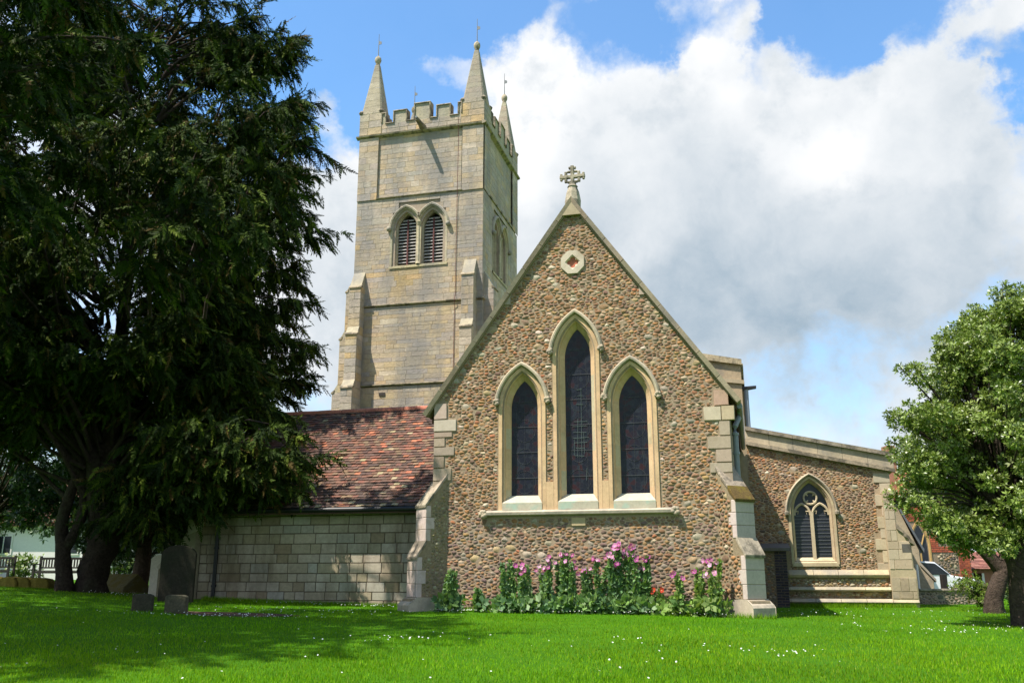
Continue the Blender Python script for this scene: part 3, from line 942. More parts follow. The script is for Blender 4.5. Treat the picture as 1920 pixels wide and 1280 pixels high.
def buttress(sg):
    fr = diag_frame(sg)
    hw = 0.27
    core = MB((0.24, 0.19, 0.12))
    prof = [(-0.6, -0.5), (0.66, -0.5), (0.66, 0.10), (0.60, 0.24), (0.49, 0.26), (0.49, 1.20), (0.29, 1.55), (0.29, 2.40), (-0.32, 3.22), (-0.6, 3.22)]
    # profile in (e, z) extruded across
    n = len(prof)
    vs = [fr(-hw, e, z) for e, z in prof] + [fr(hw, e, z) for e, z in prof]
    tr = tessellate_polygon([[Vector((e, z, 0)) for e, z in prof]])
    fs = [[i, (i + 1) % n, (i + 1) % n + n, i + n] for i in range(n)] + [list(q) for q in tr] + [[i + n for i in reversed(q)] for q in tr]
    core.add(vs, fs)
    b = core.build('diagonal_buttress', 'mortar', church, 'left diagonal buttress faced with knapped flint' if sg < 0 else 'right diagonal buttress with pale stone end and mossy slope')
    # base
    bb = MB((0.40, 0.36, 0.28))
    pz = [(-0.3, -0.5), (0.70, -0.5), (0.70, 0.10), (0.66, 0.16), (0.50, 0.27), (-0.3, 0.27)]
    n = len(pz); w2 = hw + 0.05
    vs = [fr(-w2, e, z) for e, z in pz] + [fr(w2, e, z) for e, z in pz]
    tr = tessellate_polygon([[Vector((e, z, 0)) for e, z in pz]])
    bb.add(vs, [[i, (i + 1) % n, (i + 1) % n + n, i + n] for i in range(n)] + [list(q) for q in tr] + [[i + n for i in reversed(q)] for q in tr])
    bb.build('buttress_plinth', 'ashlar_grey', b, bevel=0.012)
    # dressed end blocks
    for (e, z0, z1, nn) in ((0.49, 0.275, 1.19, 3), (0.29, 1.56, 2.39, 3)):
        zz_ = z0
        for i in range(nn):
            za = z0 + (z1 - z0) * i / nn + 0.004; zc_ = z0 + (z1 - z0) * (i + 1) / nn - 0.004
            m = MB(vary((0.47, 0.415, 0.385), 0.07))
            ln = 0.22 if i % 2 else 0.12
            v = [fr(-hw - .012, e + .015, za), fr(hw + .012, e + .015, za), fr(hw + .012, e - ln, za), fr(-hw - .012, e - ln, za)]
            v += [fr(-hw - .012, e + .015, zc_), fr(hw + .012, e + .015, zc_), fr(hw + .012, e - ln, zc_), fr(-hw - .012, e - ln, zc_)]
            m.hexa(v); m.build('buttress_stone', 'dressed', b, bevel=0.008)
    # weathered slopes
    for (e0, z0, e1, z1) in ((-0.34, 3.28, 0.33, 2.40), (0.27, 1.60, 0.53, 1.19)):
        k = 3 if e0 < 0 else 1
        for i in range(k):
            a0, b0 = e0 + (e1 - e0) * i / k, z0 + (z1 - z0) * i / k
            a1, b1 = e0 + (e1 - e0) * (i + 1) / k, z0 + (z1 - z0) * (i + 1) / k
            g0, h0, g1, h1 = a0, b0 - 0.10, a1, b1 - 0.02
            hw2 = hw + 0.03
            v = [fr(-hw2, g0, h0), fr(hw2, g0, h0), fr(hw2, g1, h1 - .04), fr(-hw2, g1, h1 - .04), fr(-hw2, a0, b0 + .03), fr(hw2, a0, b0 + .03), fr(hw2, a1 + .01, b1 + .01), fr(-hw2, a1 + .01, b1 + .01)]
            m = MB((0.13, 0.085, 0.03) if (sg > 0 and e0 < 0 and i == 2) else vary((0.34, 0.30, 0.23), 0.08)); m.hexa(v)
            m.build('weathering_slab', 'moss' if (sg > 0 and e0 < 0 and i == 2) else 'weathered', b, bevel=0.008)
    # rubble side facing the chancel front
    sw = -hw if sg > 0 else hw
    def ins(e, z):
        if z < 0.28 or e < -0.29: return False
        lim = 0.49 if z < 1.19 else (0.29 if z < 2.38 else 0.29 - (z - 2.38) / 0.84 * 0.6)
        lim -= 0.13
        return e < lim and (z < 3.05)
    stn = rubble(ins, -0.3, 0.5, 0.25, 3.2, 0.085 if sg < 0 else 0.11, 1.3, 0.03, 17 + sg, 0.014 if sg < 0 else 0.012, 0.02 if sg < 0 else 0.03)
    m = MB()
    for (ar, cx, cz, vs, fs, big_) in stn:
        # local (x->e, y->out of the side, z)
        vv = [fr(sw + (y if sg > 0 else -y), x, z) for (x, y, z) in vs]
        if sg < 0: fs = [tuple(reversed(q)) for q in fs]
        m.add(vv, fs, vary(random.choice([(0.22, 0.19, 0.10), (0.15, 0.13, 0.08), (0.30, 0.27, 0.17), (0.26, 0.20, 0.10)]), 0.15) if sg < 0 else cobble_tint(0, 0, False))
    m.build('side_cobbles', 'flint' if sg < 0 else 'cobble', b, kind='stuff', smooth=True)


buttress(-1)
buttress(1)
pl = MB((0.38, 0.33, 0.22)); pl.box(-4.0, -3.12, -0.10, 0.1, -0.3, 0.16); pl.build('plinth_stone', 'ashlar_grey', church, bevel=0.015)

# chancel and nave roofs behind the gable
rf = MB((0.16, 0.09, 0.065))
for sg in (-1, 1):
    q = [(0, 9.80), (3.75, 4.62), (3.75, 4.50), (0, 9.68)]
    rf.prism([(sg * x, z) for x, z in (q if sg < 0 else q[::-1])], 0.30, 8.0)
rf.build('chancel_roof', 'tile', church)

# ------------------------------------------------------------------ coursed ashlar on any flat face
def ashlar(rect, holes, course, length, fr, tints, seedk, mats, parent, name, limit=0, ch=0.012, dep=0.05, y=-0.012, jit=0.005, limit_key=None, stuffname=None, gap_=0.0012):
    """rect (u0,u1,z0,z1) covered in coursed blocks, fr maps (u, y, z) into the church; holes(u0,u1,z0,z1) -> list of rects kept"""
    rr = random.Random(seedk)
    u0, u1, z0, z1 = rect
    z = z0
    out = []
    while z < z1 - 0.03:
        hh = rr.uniform(*course)
        if z + hh > z1 - course[0] * 0.6: hh = z1 - z
        u = u0
        first = True
        while u < u1 - 0.02:
            ln = rr.uniform(*length)
            if first: ln *= rr.uniform(0.4, 1.0); first = False
            if u + ln > u1 - length[0] * 0.45: ln = u1 - u
            for (a, b, c, d) in holes(u, u + ln, z, z + hh):
                if b - a > 0.04 and d - c > 0.04: out.append((a, b, c, d))
            u += ln
        z += hh
    out.sort(key=lambda q: -(limit_key(q) if limit_key else (q[1] - q[0]) * (q[3] - q[2])))
    m = MB()
    for i, (a, b, c, d) in enumerate(out):
        g_ = gap_
        v, f = block(a + g_, b - g_, c + g_, d - g_, y, dep, ch, jit)
        v = [fr(*p) for p in v]
        t = vary(rr.choices([q[0] for q in tints], [q[1] for q in tints])[0], 0.05)
        if name == 'ashlar_block' and -12.4 < (a + b) / 2 < -9.9 and 13.7 < (c + d) / 2 < 15.3:      # orange lichen below the belfry sill
            k = (0.75 if (a + b) / 2 < -11.2 else 0.3) * rr.uniform(0.2, 1.0)
            t = tuple(t[w] * (1 - k) + (0.36, 0.245, 0.09)[w] * k for w in range(3))
        if i < limit: link(name, make_mesh(name, v, f, t), mats, parent)
        else: m.add(v, f, t)
    if len(m.v): m.build(stuffname or (name + '_infill'), mats, parent, kind='stuff')
    return len(out)


def cut(holes):
    def f(a, b, c, d):
        todo = [(a, b, c, d)]
        for (ha, hb, hc, hd) in holes:
            new = []
            for (a_, b_, c_, d_) in todo:
                if hb <= a_ or ha >= b_ or hd <= c_ or hc >= d_:
                    new.append((a_, b_, c_, d_)); continue
                if a_ < ha: new.append((a_, ha, c_, d_))
                if b_ > hb: new.append((hb, b_, c_, d_))
                m0, m1 = max(a_, ha), min(b_, hb)
                if d_ > hd: new.append((m0, m1, hd, d_))
                if c_ < hc: new.append((m0, m1, c_, hc))
            todo = new
        return todo
    return f


# -- vestry wing
VY = 1.5
vest = MB((0.13, 0.10, 0.07)); vest.prism([(-10.85, -0.4), (-3.6, -0.4), (-3.6, 2.62), (-10.85, 2.62)], VY, VY + 0.4)
vest.box(-10.85, -10.45, VY + 0.4, 8.6, -0.4, 2.6)
vestry = vest.build('vestry_wall', 'mortar', church, 'low vestry wall of large weathered ashlar blocks')
VT = [((0.355, 0.30, 0.225), 6), ((0.39, 0.335, 0.26), 4), ((0.32, 0.265, 0.185), 4), ((0.27, 0.21, 0.14), 1.5), ((0.34, 0.305, 0.25), 3)]
ashlar((-10.85, -3.75, -0.1, 2.46), cut([]), (0.20, 0.27), (0.27, 0.64), lambda u, y, z: (u, VY + y, z), VT, 5, 'vestry', vestry, 'wall_block', 300, 0.014, 0.05, -0.014, 0.004)
# corner buttress at the far end of the vestry
cb = MB((0.30, 0.26, 0.18))
cb.prism([(-11.95, -0.3), (-10.87, -0.3), (-10.87, 2.45), (-11.05, 2.2), (-11.35, 1.55), (-11.5, 1.5), (-11.95, 1.0)], VY - 0.25, VY + 0.35)
cb.build('corner_buttress', 'vestry', church)
cs = MB((0.48, 0.44, 0.36))
cs.prism([(-11.98, 1.0), (-11.45, 1.60), (-11.36, 1.53), (-11.92, 0.92)], VY - 0.29, VY + 0.4)
cs.prism([(-11.12, 2.62), (-10.86, 2.62), (-10.86, 1.95), (-11.12, 1.85)], VY - 0.28, VY + 0.36)
cs.build('buttress_coping', 'dressed', church)
# vestry roof, tile by tile
RE, RZ0, RR, RZ1 = 1.12, 2.50, 5.0, 5.80
rl = math.hypot(RR - RE, RZ1 - RZ0); ry, rz_ = (RR - RE) / rl, (RZ1 - RZ0) / rl
rb = MB((0.10, 0.06, 0.045))
rb.prism([(RE, RZ0 - 0.06), (RR, RZ1 - 0.06), (2 * RR - RE, RZ0 - 0.06), (2 * RR - RE, RZ0 - 0.16), (RR, RZ1 - 0.16), (RE, RZ0 - 0.16)], -10.95, -3.6, None, lambda a, b, c: (b, a, c))
vroof = rb.build('vestry_roof', 'tile', church, 'steep vestry roof of old red and brown plain tiles')
TT = [((0.152, 0.081, 0.058), 9), ((0.195, 0.090, 0.062), 6), ((0.342, 0.130, 0.074), 2.2), ((0.116, 0.072, 0.056), 9), ((0.088, 0.060, 0.048), 5), ((0.342, 0.267, 0.157), 0.5), ((0.183, 0.122, 0.078), 5)]
tiles = []
gauge, tw = 0.136, 0.168
nr = int(rl / gauge)
for r_ in range(nr):
    sag = 0
    u = -10.98 + (r_ % 2) * tw / 2
    while u < -3.62:
        w_ = tw - 0.006
        s0 = r_ * gauge + random.uniform(-0.012, 0.008)
        s1 = s0 + 0.215
        lift0 = 0.040 + random.uniform(-0.006, 0.012); lift1 = 0.004
        tk = 0.015
        sg_ = 0.018 * math.sin((u + 11) * 0.9) * math.sin(r_ / nr * math.pi)
        def pt(x, s, l):
            return (x, RE + ry * s - rz_ * (l + sg_), RZ0 + rz_ * s + ry * (l + sg_))
        dl = random.uniform(-0.008, 0.008)
        v = [pt(u, s0, lift0 - tk + dl), pt(u + w_, s0, lift0 - tk - dl), pt(u + w_, s1, lift1 - tk), pt(u, s1, lift1 - tk), pt(u, s0, lift0 + dl), pt(u + w_, s0, lift0 - dl), pt(u + w_, s1, lift1), pt(u, s1, lift1)]
        f = [(4, 5, 6, 7), (0, 1, 5, 4), (1, 2, 6, 5), (3, 0, 4, 7), (3, 2, 1, 0)]
        wgt = [q[1] for q in TT]
        if r_ < 8: wgt = [4, 2, 1, 8, 7, 1.0, 3]
        t = vary(random.choices([q[0] for q in TT], wgt)[0], 0.14)
        tiles.append((-(abs(u + 5.2)) - r_ * 0.10 + (0 if -8.6 < u < -4.3 else -50), v, f, t))
        u += tw
tiles.sort(key=lambda q: -q[0])
m = MB()
for i, (_, v, f, t) in enumerate(tiles):
    if i < 300: link('roof_tile', make_mesh('roof_tile', v, f, t), 'tile', vroof)
    else: m.add(v, f, t)
m.build('roof_tiling', 'tile', vroof, kind='stuff')
u = -10.95
while u < -3.7:
    rr_ = MB(vary((0.42, 0.16, 0.10), 0.12))
    pr = [(0.13 * math.cos(a), 0.13 * math.sin(a)) for a in [math.pi * k / 6 for k in range(7)]]
    L = 0.42
    vs = [(u + 0.005, RR + y, RZ1 - 0.05 + z) for y, z in pr] + [(u + L - 0.005, RR + y, RZ1 - 0.05 + z + random.uniform(-.006, .006)) for y, z in pr]
    rr_.add(vs, [(k, k + 1, k + 8, k + 7) for k in range(6)] + [tuple(range(7)), tuple(range(13, 6, -1))])
    rr_.build('ridge_tile', 'brick', vroof)
    u += L
gt = MB((0.02, 0.02, 0.02)); gt.tube([(-10.95, RE - 0.02, 2.46), (-3.75, RE - 0.02, 2.44)], 0.065, 10); gt.box(-10.9, -3.7, RE + 0.08, RE + 0.13, 2.38, 2.52)
gt.build('gutter', 'black_iron', church)
dp = MB(); dp.tube([(-10.30, RE, 2.42), (-10.30, RE + 0.1, 2.28), (-10.30, VY - 0.09, 2.15), (-10.30, VY - 0.09, -0.1)], 0.055, 10)
for z in (0.5, 1.5): dp.lathe([(0.056, -0.03), (0.07, -0.03), (0.07, 0.03), (0.056, 0.03)], (-10.30, VY - 0.09, z), 10)
dp.build('downpipe', 'black_iron', church, 'black iron downpipe at the far vestry corner')
vg = MB((0.46, 0.42, 0.34))
vg.prism([(RE - 0.12, RZ0 - 0.02), (RR, RZ1 + 0.20), (RR, RZ1 - 0.0), (RE - 0.12, RZ0 - 0.25)], -11.12, -10.86, None, lambda a, b, c: (b, a, c))
vg.build('gable_coping', 'weathered', church)

# -- tower
TX0, TX1, TY0, TY1 = -14.30, -7.68, 18.0, 24.62
TS = 22.52
core = MB((0.31, 0.265, 0.20))
ofr = [arch_path(cx, 0.50, 15.43, 17.35, 0.80, 0.06, 8) for cx in (-11.635, -10.285)]
core.pierced([(TX0 + 0.06, -0.5), (TX1 - 0.06, -0.5), (TX1 - 0.06, 23.1), (TX0 + 0.06, 23.1)], ofr, TY0 + 0.06, TY0 + 0.62)
ofs = [arch_path(cy, 0.50, 15.4, 17.35, 0.80, 0.06, 8) for cy in (20.52, 21.86)]
core.pierced([(TY0 + 0.63, -0.5), (TY1 - 0.06, -0.5), (TY1 - 0.06, 23.1), (TY0 + 0.63, 23.1)], ofs, 0.06, 0.62, lambda u, y, z: (TX1 - y, u, z))
core.box(TX0 + 0.002, -13.24, TY0 - 0.048, TY0 + 0.05, 19.0, TS - 0.1); core.box(-8.76, TX1 - 0.002, TY0 - 0.048, TY0 + 0.05, 19.0, TS - 0.1)
core.box(TX0 + 0.06, TX0 + 0.6, TY0 + 0.63, TY1 - 0.06, -0.5, 23.1)
core.box(TX0 + 0.61, TX1 - 0.63, TY1 - 0.6, TY1 - 0.06, -0.5, 23.1)
core.box(TX0 + 0.61, TX1 - 0.63, TY0 + 0.63, TY1 - 0.61, 22.6, 22.8)
tower = core.build('tower', 'ashlar_grey', church, 'tall square limestone tower with battlements and corner pinnacles')
TT_ = [((0.393, 0.312, 0.217), 7), ((0.377, 0.312, 0.234), 8), ((0.418, 0.321, 0.203), 4), ((0.362, 0.307, 0.247), 7), ((0.342, 0.293, 0.243), 4), ((0.459, 0.321, 0.168), 1.0), ((0.449, 0.372, 0.283), 1.5)]
ff = lambda u, y, z: (u, TY0 + y, z)
fs_ = lambda u, y, z: (TX1 - y, u, z)
# belfry opening kept clear: two lights and their joint surround
BW = [(-11.635, 0.50), (-10.285, 0.50)]
open_f = (-12.34, -9.58, 15.35, 18.20)
vis = lambda q: (q[1] - q[0]) * (q[3] - q[2]) + (2 if q[2] > 8.6 and q[0] > -14 else 0)
TLO = [((0.439, 0.335, 0.199), 8), ((0.418, 0.326, 0.212), 5), ((0.383, 0.312, 0.225), 5), ((0.469, 0.382, 0.274), 1.2), ((0.357, 0.302, 0.243), 3)]
ashlar((TX0, TX1, 8.2, 9.42), cut([]), (0.24, 0.32), (0.4, 0.95), ff, TLO, 20, 'ashlar', tower, 'ashlar_block', 24, 0.006, 0.010, -0.006, 0.004)
ashlar((TX0, TX1, 9.56, 13.36), cut([]), (0.13, 0.32), (0.35, 1.1), ff, TLO, 21, 'ashlar', tower, 'ashlar_block', 110, 0.006, 0.010, -0.006, 0.004)
ashlar((TX0, TX1, 13.5, 19.0), cut([open_f, (-12.34 + 0.3, -9.88, 18.2, 18.72)]), (0.15, 0.34), (0.35, 1.1), ff, TT_, 22, 'ashlar', tower, 'ashlar_block', 110, 0.006, 0.010, -0.006, 0.004)
ashlar((TX0, -13.24, 19.0, TS - 0.1), cut([]), (0.26, 0.38), (0.4, 0.8), ff, TT_, 23, 'ashlar', tower, 'ashlar_block', 12, 0.006, 0.010, -0.06, 0.004)
ashlar((-8.76, TX1, 19.0, TS - 0.1), cut([]), (0.26, 0.38), (0.4, 0.8), ff, TT_, 24, 'ashlar', tower, 'ashlar_block', 12, 0.006, 0.010, -0.06, 0.004)
ashlar((-13.24, -8.76, 19.0, TS - 0.1), cut([]), (0.22, 0.36), (0.4, 1.0), ff, TT_, 25, 'ashlar', tower, 'ashlar_block', 32, 0.006, 0.010, 0.045, 0.004)
ashlar((TY0, TY1, 8.2, 13.4), cut([]), (0.24, 0.34), (0.4, 1.0), fs_, TT_, 26, 'ashlar', tower, 'side_block', 0, 0.006, 0.010)
open_s = (19.62, 22.75, 15.25, 18.2)
ashlar((TY0, TY1, 13.5, 19.0), cut([open_s, (19.9, 22.5, 18.2, 18.72)]), (0.24, 0.34), (0.4, 1.0), fs_, TT_, 27, 'ashlar', tower, 'side_block', 0, 0.006, 0.010)
ashlar((TY0, 19.0, 19.0, TS - 0.1), cut([]), (0.24, 0.34), (0.4, 1.0), fs_, TT_, 28, 'ashlar', tower, 'side_block', 0, 0.006, 0.010, y=-0.06)
ashlar((23.5, TY1, 19.0, TS - 0.1), cut([]), (0.24, 0.34), (0.4, 1.0), fs_, TT_, 29, 'ashlar', tower, 'side_block', 0, 0.006, 0.010, y=-0.06)
ashlar((19.0, 23.5, 19.0, TS - 0.1), cut([]), (0.24, 0.34), (0.4, 1.0), fs_, TT_, 30, 'ashlar', tower, 'side_block', 0, 0.006, 0.010, y=0.045)


def string_course(name, x0, x1, z, proj, hgt, par, side=True):
    s = MB((0.33, 0.29, 0.21))
    def run(fr, a, b):
        v = [fr(a, 0.05, z + hgt * 0.55), fr(b, 0.05, z + hgt * 0.55), fr(b, -proj, z + hgt * 0.1), fr(a, -proj, z + hgt * 0.1), fr(a, -proj * 0.9, z - hgt * 0.15), fr(b, -proj * 0.9, z - hgt * 0.15), fr(b, 0.05, z - hgt * 0.45), fr(a, 0.05, z - hgt * 0.45)]
        s.add(v, [(0, 1, 2, 3), (3, 2, 5, 4), (4, 5, 6, 7), (0, 3, 4, 7), (1, 6, 5, 2)])
    run(ff, x0, x1)
    if side: run(fs_, TY0 - proj, TY1 + proj)
    return s.build(name, 'weathered', par)


string_course('string_course', TX0 - 0.0, TX1 + 0.0, 9.50, 0.10, 0.14, tower)
string_course('string_course', TX0, TX1, 13.44, 0.10, 0.16, tower)
string_course('string_course', -13.26, -8.74, 19.05, 0.09, 0.12, tower, False)
string_course('string_course', TX0 - 0.16, TX1 + 0.16, TS, 0.17, 0.24, tower)
s = MB((0.33, 0.29, 0.21)); s.box(TX1 - 0.02, TX1 + 0.08, 19.0, 23.5, 19.0, 19.1); s.build('string_course', 'weathered', tower)

# belfry windows: front and side
def belfry(fr, cx2, zb, zs, hh, s, par, lab):
    w = MB((0.42, 0.355, 0.23))
    for cx in cx2:
        sweep_arch(w, cx, s, zb, zs, hh, [(0.30, 0.05), (0.30, -0.015), (0.20, -0.005), (0.18, 0.06), (0.11, 0.08), (0.09, 0.17), (0.02, 0.20), (0.0, 0.34)], 0.0, 10, (0.42, 0.36, 0.24), fr, 0.5)
    xm = sum(cx2) / 2
    xl, xr = cx2[0] - s - 0.30, cx2[1] + s + 0.30
    # outer jambs, spandrels behind the lights, and sill
    w.add([fr(xl - 0.1, 0.04, zb - 0.2), fr(xr + 0.1, 0.04, zb - 0.2)] + [fr(xr + 0.1, 0.04, zb), fr(xl - 0.1, 0.04, zb)], [(0, 1, 2, 3)])
    o = w.build('belfry_window', 'ashlar', church, lab)
    sl = MB((0.45, 0.38, 0.22))
    sl.add([fr(xl - .03, -0.05, zb - 0.16), fr(xr + .03, -0.05, zb - 0.16), fr(xr + .03, -0.05, zb - 0.05), fr(xl - .03, -0.05, zb - 0.05), fr(xl + 0.1, 0.33, zb + 0.05), fr(xr - 0.1, 0.33, zb + 0.05)], [(0, 1, 2, 3), (3, 2, 5, 4)])
    sl.build('window_sill', 'ashlar', o)
    mc = MB((0.42, 0.36, 0.24))
    mc.tube([fr(xm, 0.03, zb), fr(xm, 0.03, zs + 0.1)], 0.085, 10)
    mc.tube([fr(xm, 0.03, zs + 0.08), fr(xm, 0.03, zs + 0.25)], [0.10, 0.15], 10)
    mc.tube([fr(xm, 0.03, zb), fr(xm, 0.03, zb + 0.12)], [0.14, 0.10], 10)
    mc.build('mullion', 'ashlar', o)
    hm = MB((0.37, 0.32, 0.23))
    prof = [(0.26, 0.02), (0.27, -0.09), (0.34, -0.11), (0.40, -0.04), (0.41, 0.04)]
    for cx in cx2:
        pr = [arch_pts(cx, s, zs, hh, d, 12) for d, _ in prof]
        for i in range(len(prof) - 1):
            for j in range(len(pr[0]) - 1):
                q = [fr(pr[i][j][0], prof[i][1], pr[i][j][1]), fr(pr[i][j + 1][0], prof[i][1], pr[i][j + 1][1]), fr(pr[i + 1][j + 1][0], prof[i + 1][1], pr[i + 1][j + 1][1]), fr(pr[i + 1][j][0], prof[i + 1][1], pr[i + 1][j][1])]
                xx = [pr[i][j][0], pr[i + 1][j][0], pr[i][j + 1][0], pr[i + 1][j + 1][0]]
                if cx < xm and max(xx) > xm + 0.02: continue
                if cx > xm and min(xx) < xm - 0.02: continue
                hm.add(q, [(0, 1, 2, 3)])
    hm.build('hood_mould', 'ashlar', o)
    for x in (cx2[0] - s - 0.36, cx2[1] + s + 0.36):
        b = MB((0.28, 0.25, 0.19)); p = fr(x, -0.10, zs - 0.02)
        b.lathe([(0.01, -0.13), (0.09, -0.09), (0.13, 0), (0.10, 0.10), (0.01, 0.14)], p, 8); b.build('label_stop', 'ashlar', o, smooth=True)
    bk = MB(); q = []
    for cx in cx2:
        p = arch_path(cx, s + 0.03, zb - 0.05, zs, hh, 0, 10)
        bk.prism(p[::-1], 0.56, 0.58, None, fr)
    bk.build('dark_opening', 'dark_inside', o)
    for cx in cx2:
        z = zb + 0.10
        while z < zs + hh - 0.25:
            hw = s
            while hw > 0.05 and not in_arch(cx + hw - 0.01, z + 0.02, cx, s, zb - 1, zs, hh): hw -= 0.03
            b = MB(vary((0.55, 0.52, 0.49), 0.2))
            a = hw - 0.005
            b.hexa([fr(cx - a, 0.34, z - 0.055), fr(cx + a, 0.34, z - 0.055), fr(cx + a, 0.50, z + 0.075), fr(cx - a, 0.50, z + 0.075), fr(cx - a, 0.33, z - 0.025), fr(cx + a, 0.33, z - 0.025), fr(cx + a, 0.50, z + 0.10), fr(cx - a, 0.50, z + 0.10)])
            b.build('louvre_slat', 'louvre', o)
            z += 0.168
        v = MB(); v.hexa([fr(cx - 0.035, 0.27, zb), fr(cx + 0.035, 0.27, zb), fr(cx + 0.035, 0.325, zb), fr(cx - 0.035, 0.325, zb), fr(cx - 0.035, 0.27, zs + hh - 0.3), fr(cx + 0.035, 0.27, zs + hh - 0.3), fr(cx + 0.035, 0.325, zs + hh - 0.3), fr(cx - 0.035, 0.325, zs + hh - 0.3)])
        v.build('louvre_bar', 'louvre_bar', o)
    return o


belfry(ff, (-11.635, -10.285), 15.43, 17.35, 0.80, 0.50, tower, 'pair of louvred belfry lights on the sunlit front')
belfry(fs_, (20.52, 21.86), 15.4, 17.35, 0.80, 0.50, tower, 'pair of louvred belfry lights on the shaded side')

# tower buttresses: each a front-facing and a side-facing arm at both near corners
def tbut(fr, a0, a1, steps, name, mat='ashlar'):
    """steps: list of (z0, z1, projection); sloped set-offs between"""
    for i, (z0, z1, p) in enumerate(steps):
        nxt = steps[i + 1][2] if i + 1 < len(steps) else 0.0
        m = MB(vary((0.39, 0.335, 0.225), 0.04))
        top = z1 + (0.95 if nxt == 0.0 else 0.42)
        v = [fr(a0, 0.04, z0), fr(a1, 0.04, z0), fr(a1, -p, z0), fr(a0, -p, z0), fr(a0, 0.04, z1), fr(a1, 0.04, z1), fr(a1, -p, z1), fr(a0, -p, z1)]
        m.hexa(v)
        yb = -nxt if nxt else 0.04
        m.add([fr(a0, -p, z1), fr(a1, -p, z1), fr(a1, yb, top), fr(a0, yb, top), fr(a0, yb, z1), fr(a1, yb, z1)], [(0, 1, 2, 3), (0, 3, 4), (1, 5, 2)], (0.37, 0.32, 0.22))
        o = m.build('tower_buttress', mat, tower)
        def fr2(u, y, z, p=p): return fr(u, -p + y, z)
        m2 = MB()
        rr = random.Random(int(z0 * 10) + int(a0 * 7))
        z = z0
        while z < z1 - 0.05:
            hh = rr.uniform(0.26, 0.42)
            if z + hh > z1 - 0.15: hh = z1 - z
            c = [a0, a1] if rr.random() < 0.5 else [a0, a0 + (a1 - a0) * rr.uniform(0.35, 0.65), a1]
            for j in range(len(c) - 1):
                v, f = block(c[j] + .003, c[j + 1] - .003, z + .003, z + hh - .003, -0.012, 0.03, 0.010, 0.005)
                m2.add([fr2(*q) for q in v], f, vary(rr.choice([t[0] for t in TT_]), 0.06))
            # the two flanks
            for (aa, sgn) in ((a1, 1), (a0, -1)):
                v, f = block(-p + 0.003, -0.0, z + .003, z + hh - .003, -0.010, 0.03, 0.010, 0.004)
                m2.add([fr(aa - sgn * y, u, zq) for (u, y, zq) in v], f, vary(rr.choice([t[0] for t in TT_]), 0.06))
            z += hh
        m2.build('buttress_facing', mat, o, kind='stuff')
        lip = MB((0.31, 0.27, 0.19))
        lip.hexa([fr(a0 - .03, -p - 0.06, z1 - 0.05), fr(a1 + .03, -p - 0.06, z1 - 0.05), fr(a1 + .03, -p + 0.10, z1 - 0.02), fr(a0 - .03, -p + 0.10, z1 - 0.02), fr(a0 - .03, -p - 0.05, z1 + 0.01), fr(a1 + .03, -p - 0.05, z1 + 0.01), fr(a1 + .03, -p + 0.12, z1 + 0.14), fr(a0 - .03, -p + 0.12, z1 + 0.14)])
        lip.build('drip_lip', 'weathered', o)


fl = lambda u, y, z: (TX0 + y, u, z)      # left-hand face of the tower
tbut(ff, -14.28, -13.68, [(-0.4, 9.3, 0.95), (9.3, 11.95, 0.68), (11.95, 14.35, 0.45)], 'b')
tbut(ff, -8.58, -7.98, [(-0.4, 9.3, 0.95), (9.3, 11.95, 0.68), (11.95, 14.55, 0.45)], 'b')
tbut(fs_, 18.22, 18.86, [(-0.4, 9.3, 0.9), (9.3, 11.95, 0.68), (11.95, 14.0, 0.5)], 'b')
tbut(fl, 18.2, 18.85, [(-0.4, 9.3, 0.95), (9.3, 11.95, 0.68), (11.95, 14.35, 0.45)], 'b')
pt_ = MB((0.05, 0.045, 0.04)); pt_.box(-12.72, -12.42, TY0 - 0.045, TY0 - 0.02, 8.98, 9.14); pt_.build('vent_stone', 'ashlar_grey', tower)
# lightning conductor
lc = MB((0.10, 0.075, 0.06)); lc.tube([(-8.95, TY0 - 0.20, 22.9), (-8.95, TY0 - 0.09, 22.2), (-8.97, TY0 - 0.10, 19.2), (-8.99, TY0 - 0.05, 18.7), (-9.02, TY0 - 0.04, 13.7), (-9.02, TY0 - 0.14, 13.4), (-9.04, TY0 - 0.04, 13.1), (-9.06, TY0 - 0.04, 8.5)], 0.014, 5)
lc.build('lightning_conductor', 'louvre_bar', tower)

# parapet with battlements
par = MB((0.38, 0.33, 0.23))
PW = 0.38
# solid part of the parapet, four sides, butting at the corner piers
ZP0, ZP1 = TS + 0.10, 23.14
par.box(-13.10, -8.86, TY0 - 0.03, TY0 + PW, ZP0, ZP1); par.box(-13.10, -8.86, TY1 - PW, TY1 + 0.03, ZP0, ZP1)
par.box(TX1 - PW, TX1 + 0.03, TY0 + 1.2, TY1 - 1.2, ZP0, ZP1); par.box(TX0 - 0.03, TX0 + PW, TY0 + 1.2, TY1 - 1.2, ZP0, ZP1)
parapet = par.build('parapet', 'ashlar', tower)
ashlar((-13.1, -8.86, ZP0, ZP1), cut([]), (0.24, 0.3), (0.4, 0.8), lambda u, y, z: (u, TY0 - 0.03 + y, z), TT_, 31, 'ashlar', tower, 'parapet_block', 0)
CREN = [(-12.93, -12.44), (-11.80, -11.32), (-10.54, -10.12), (-9.46, -8.98)]   # gaps on the front
MER = [(-13.10, -12.93, 23.72), (-12.44, -11.80, 23.78), (-11.32, -10.54, 24.04), (-10.12, -9.46, 23.78), (-8.98, -8.86, 23.78)]


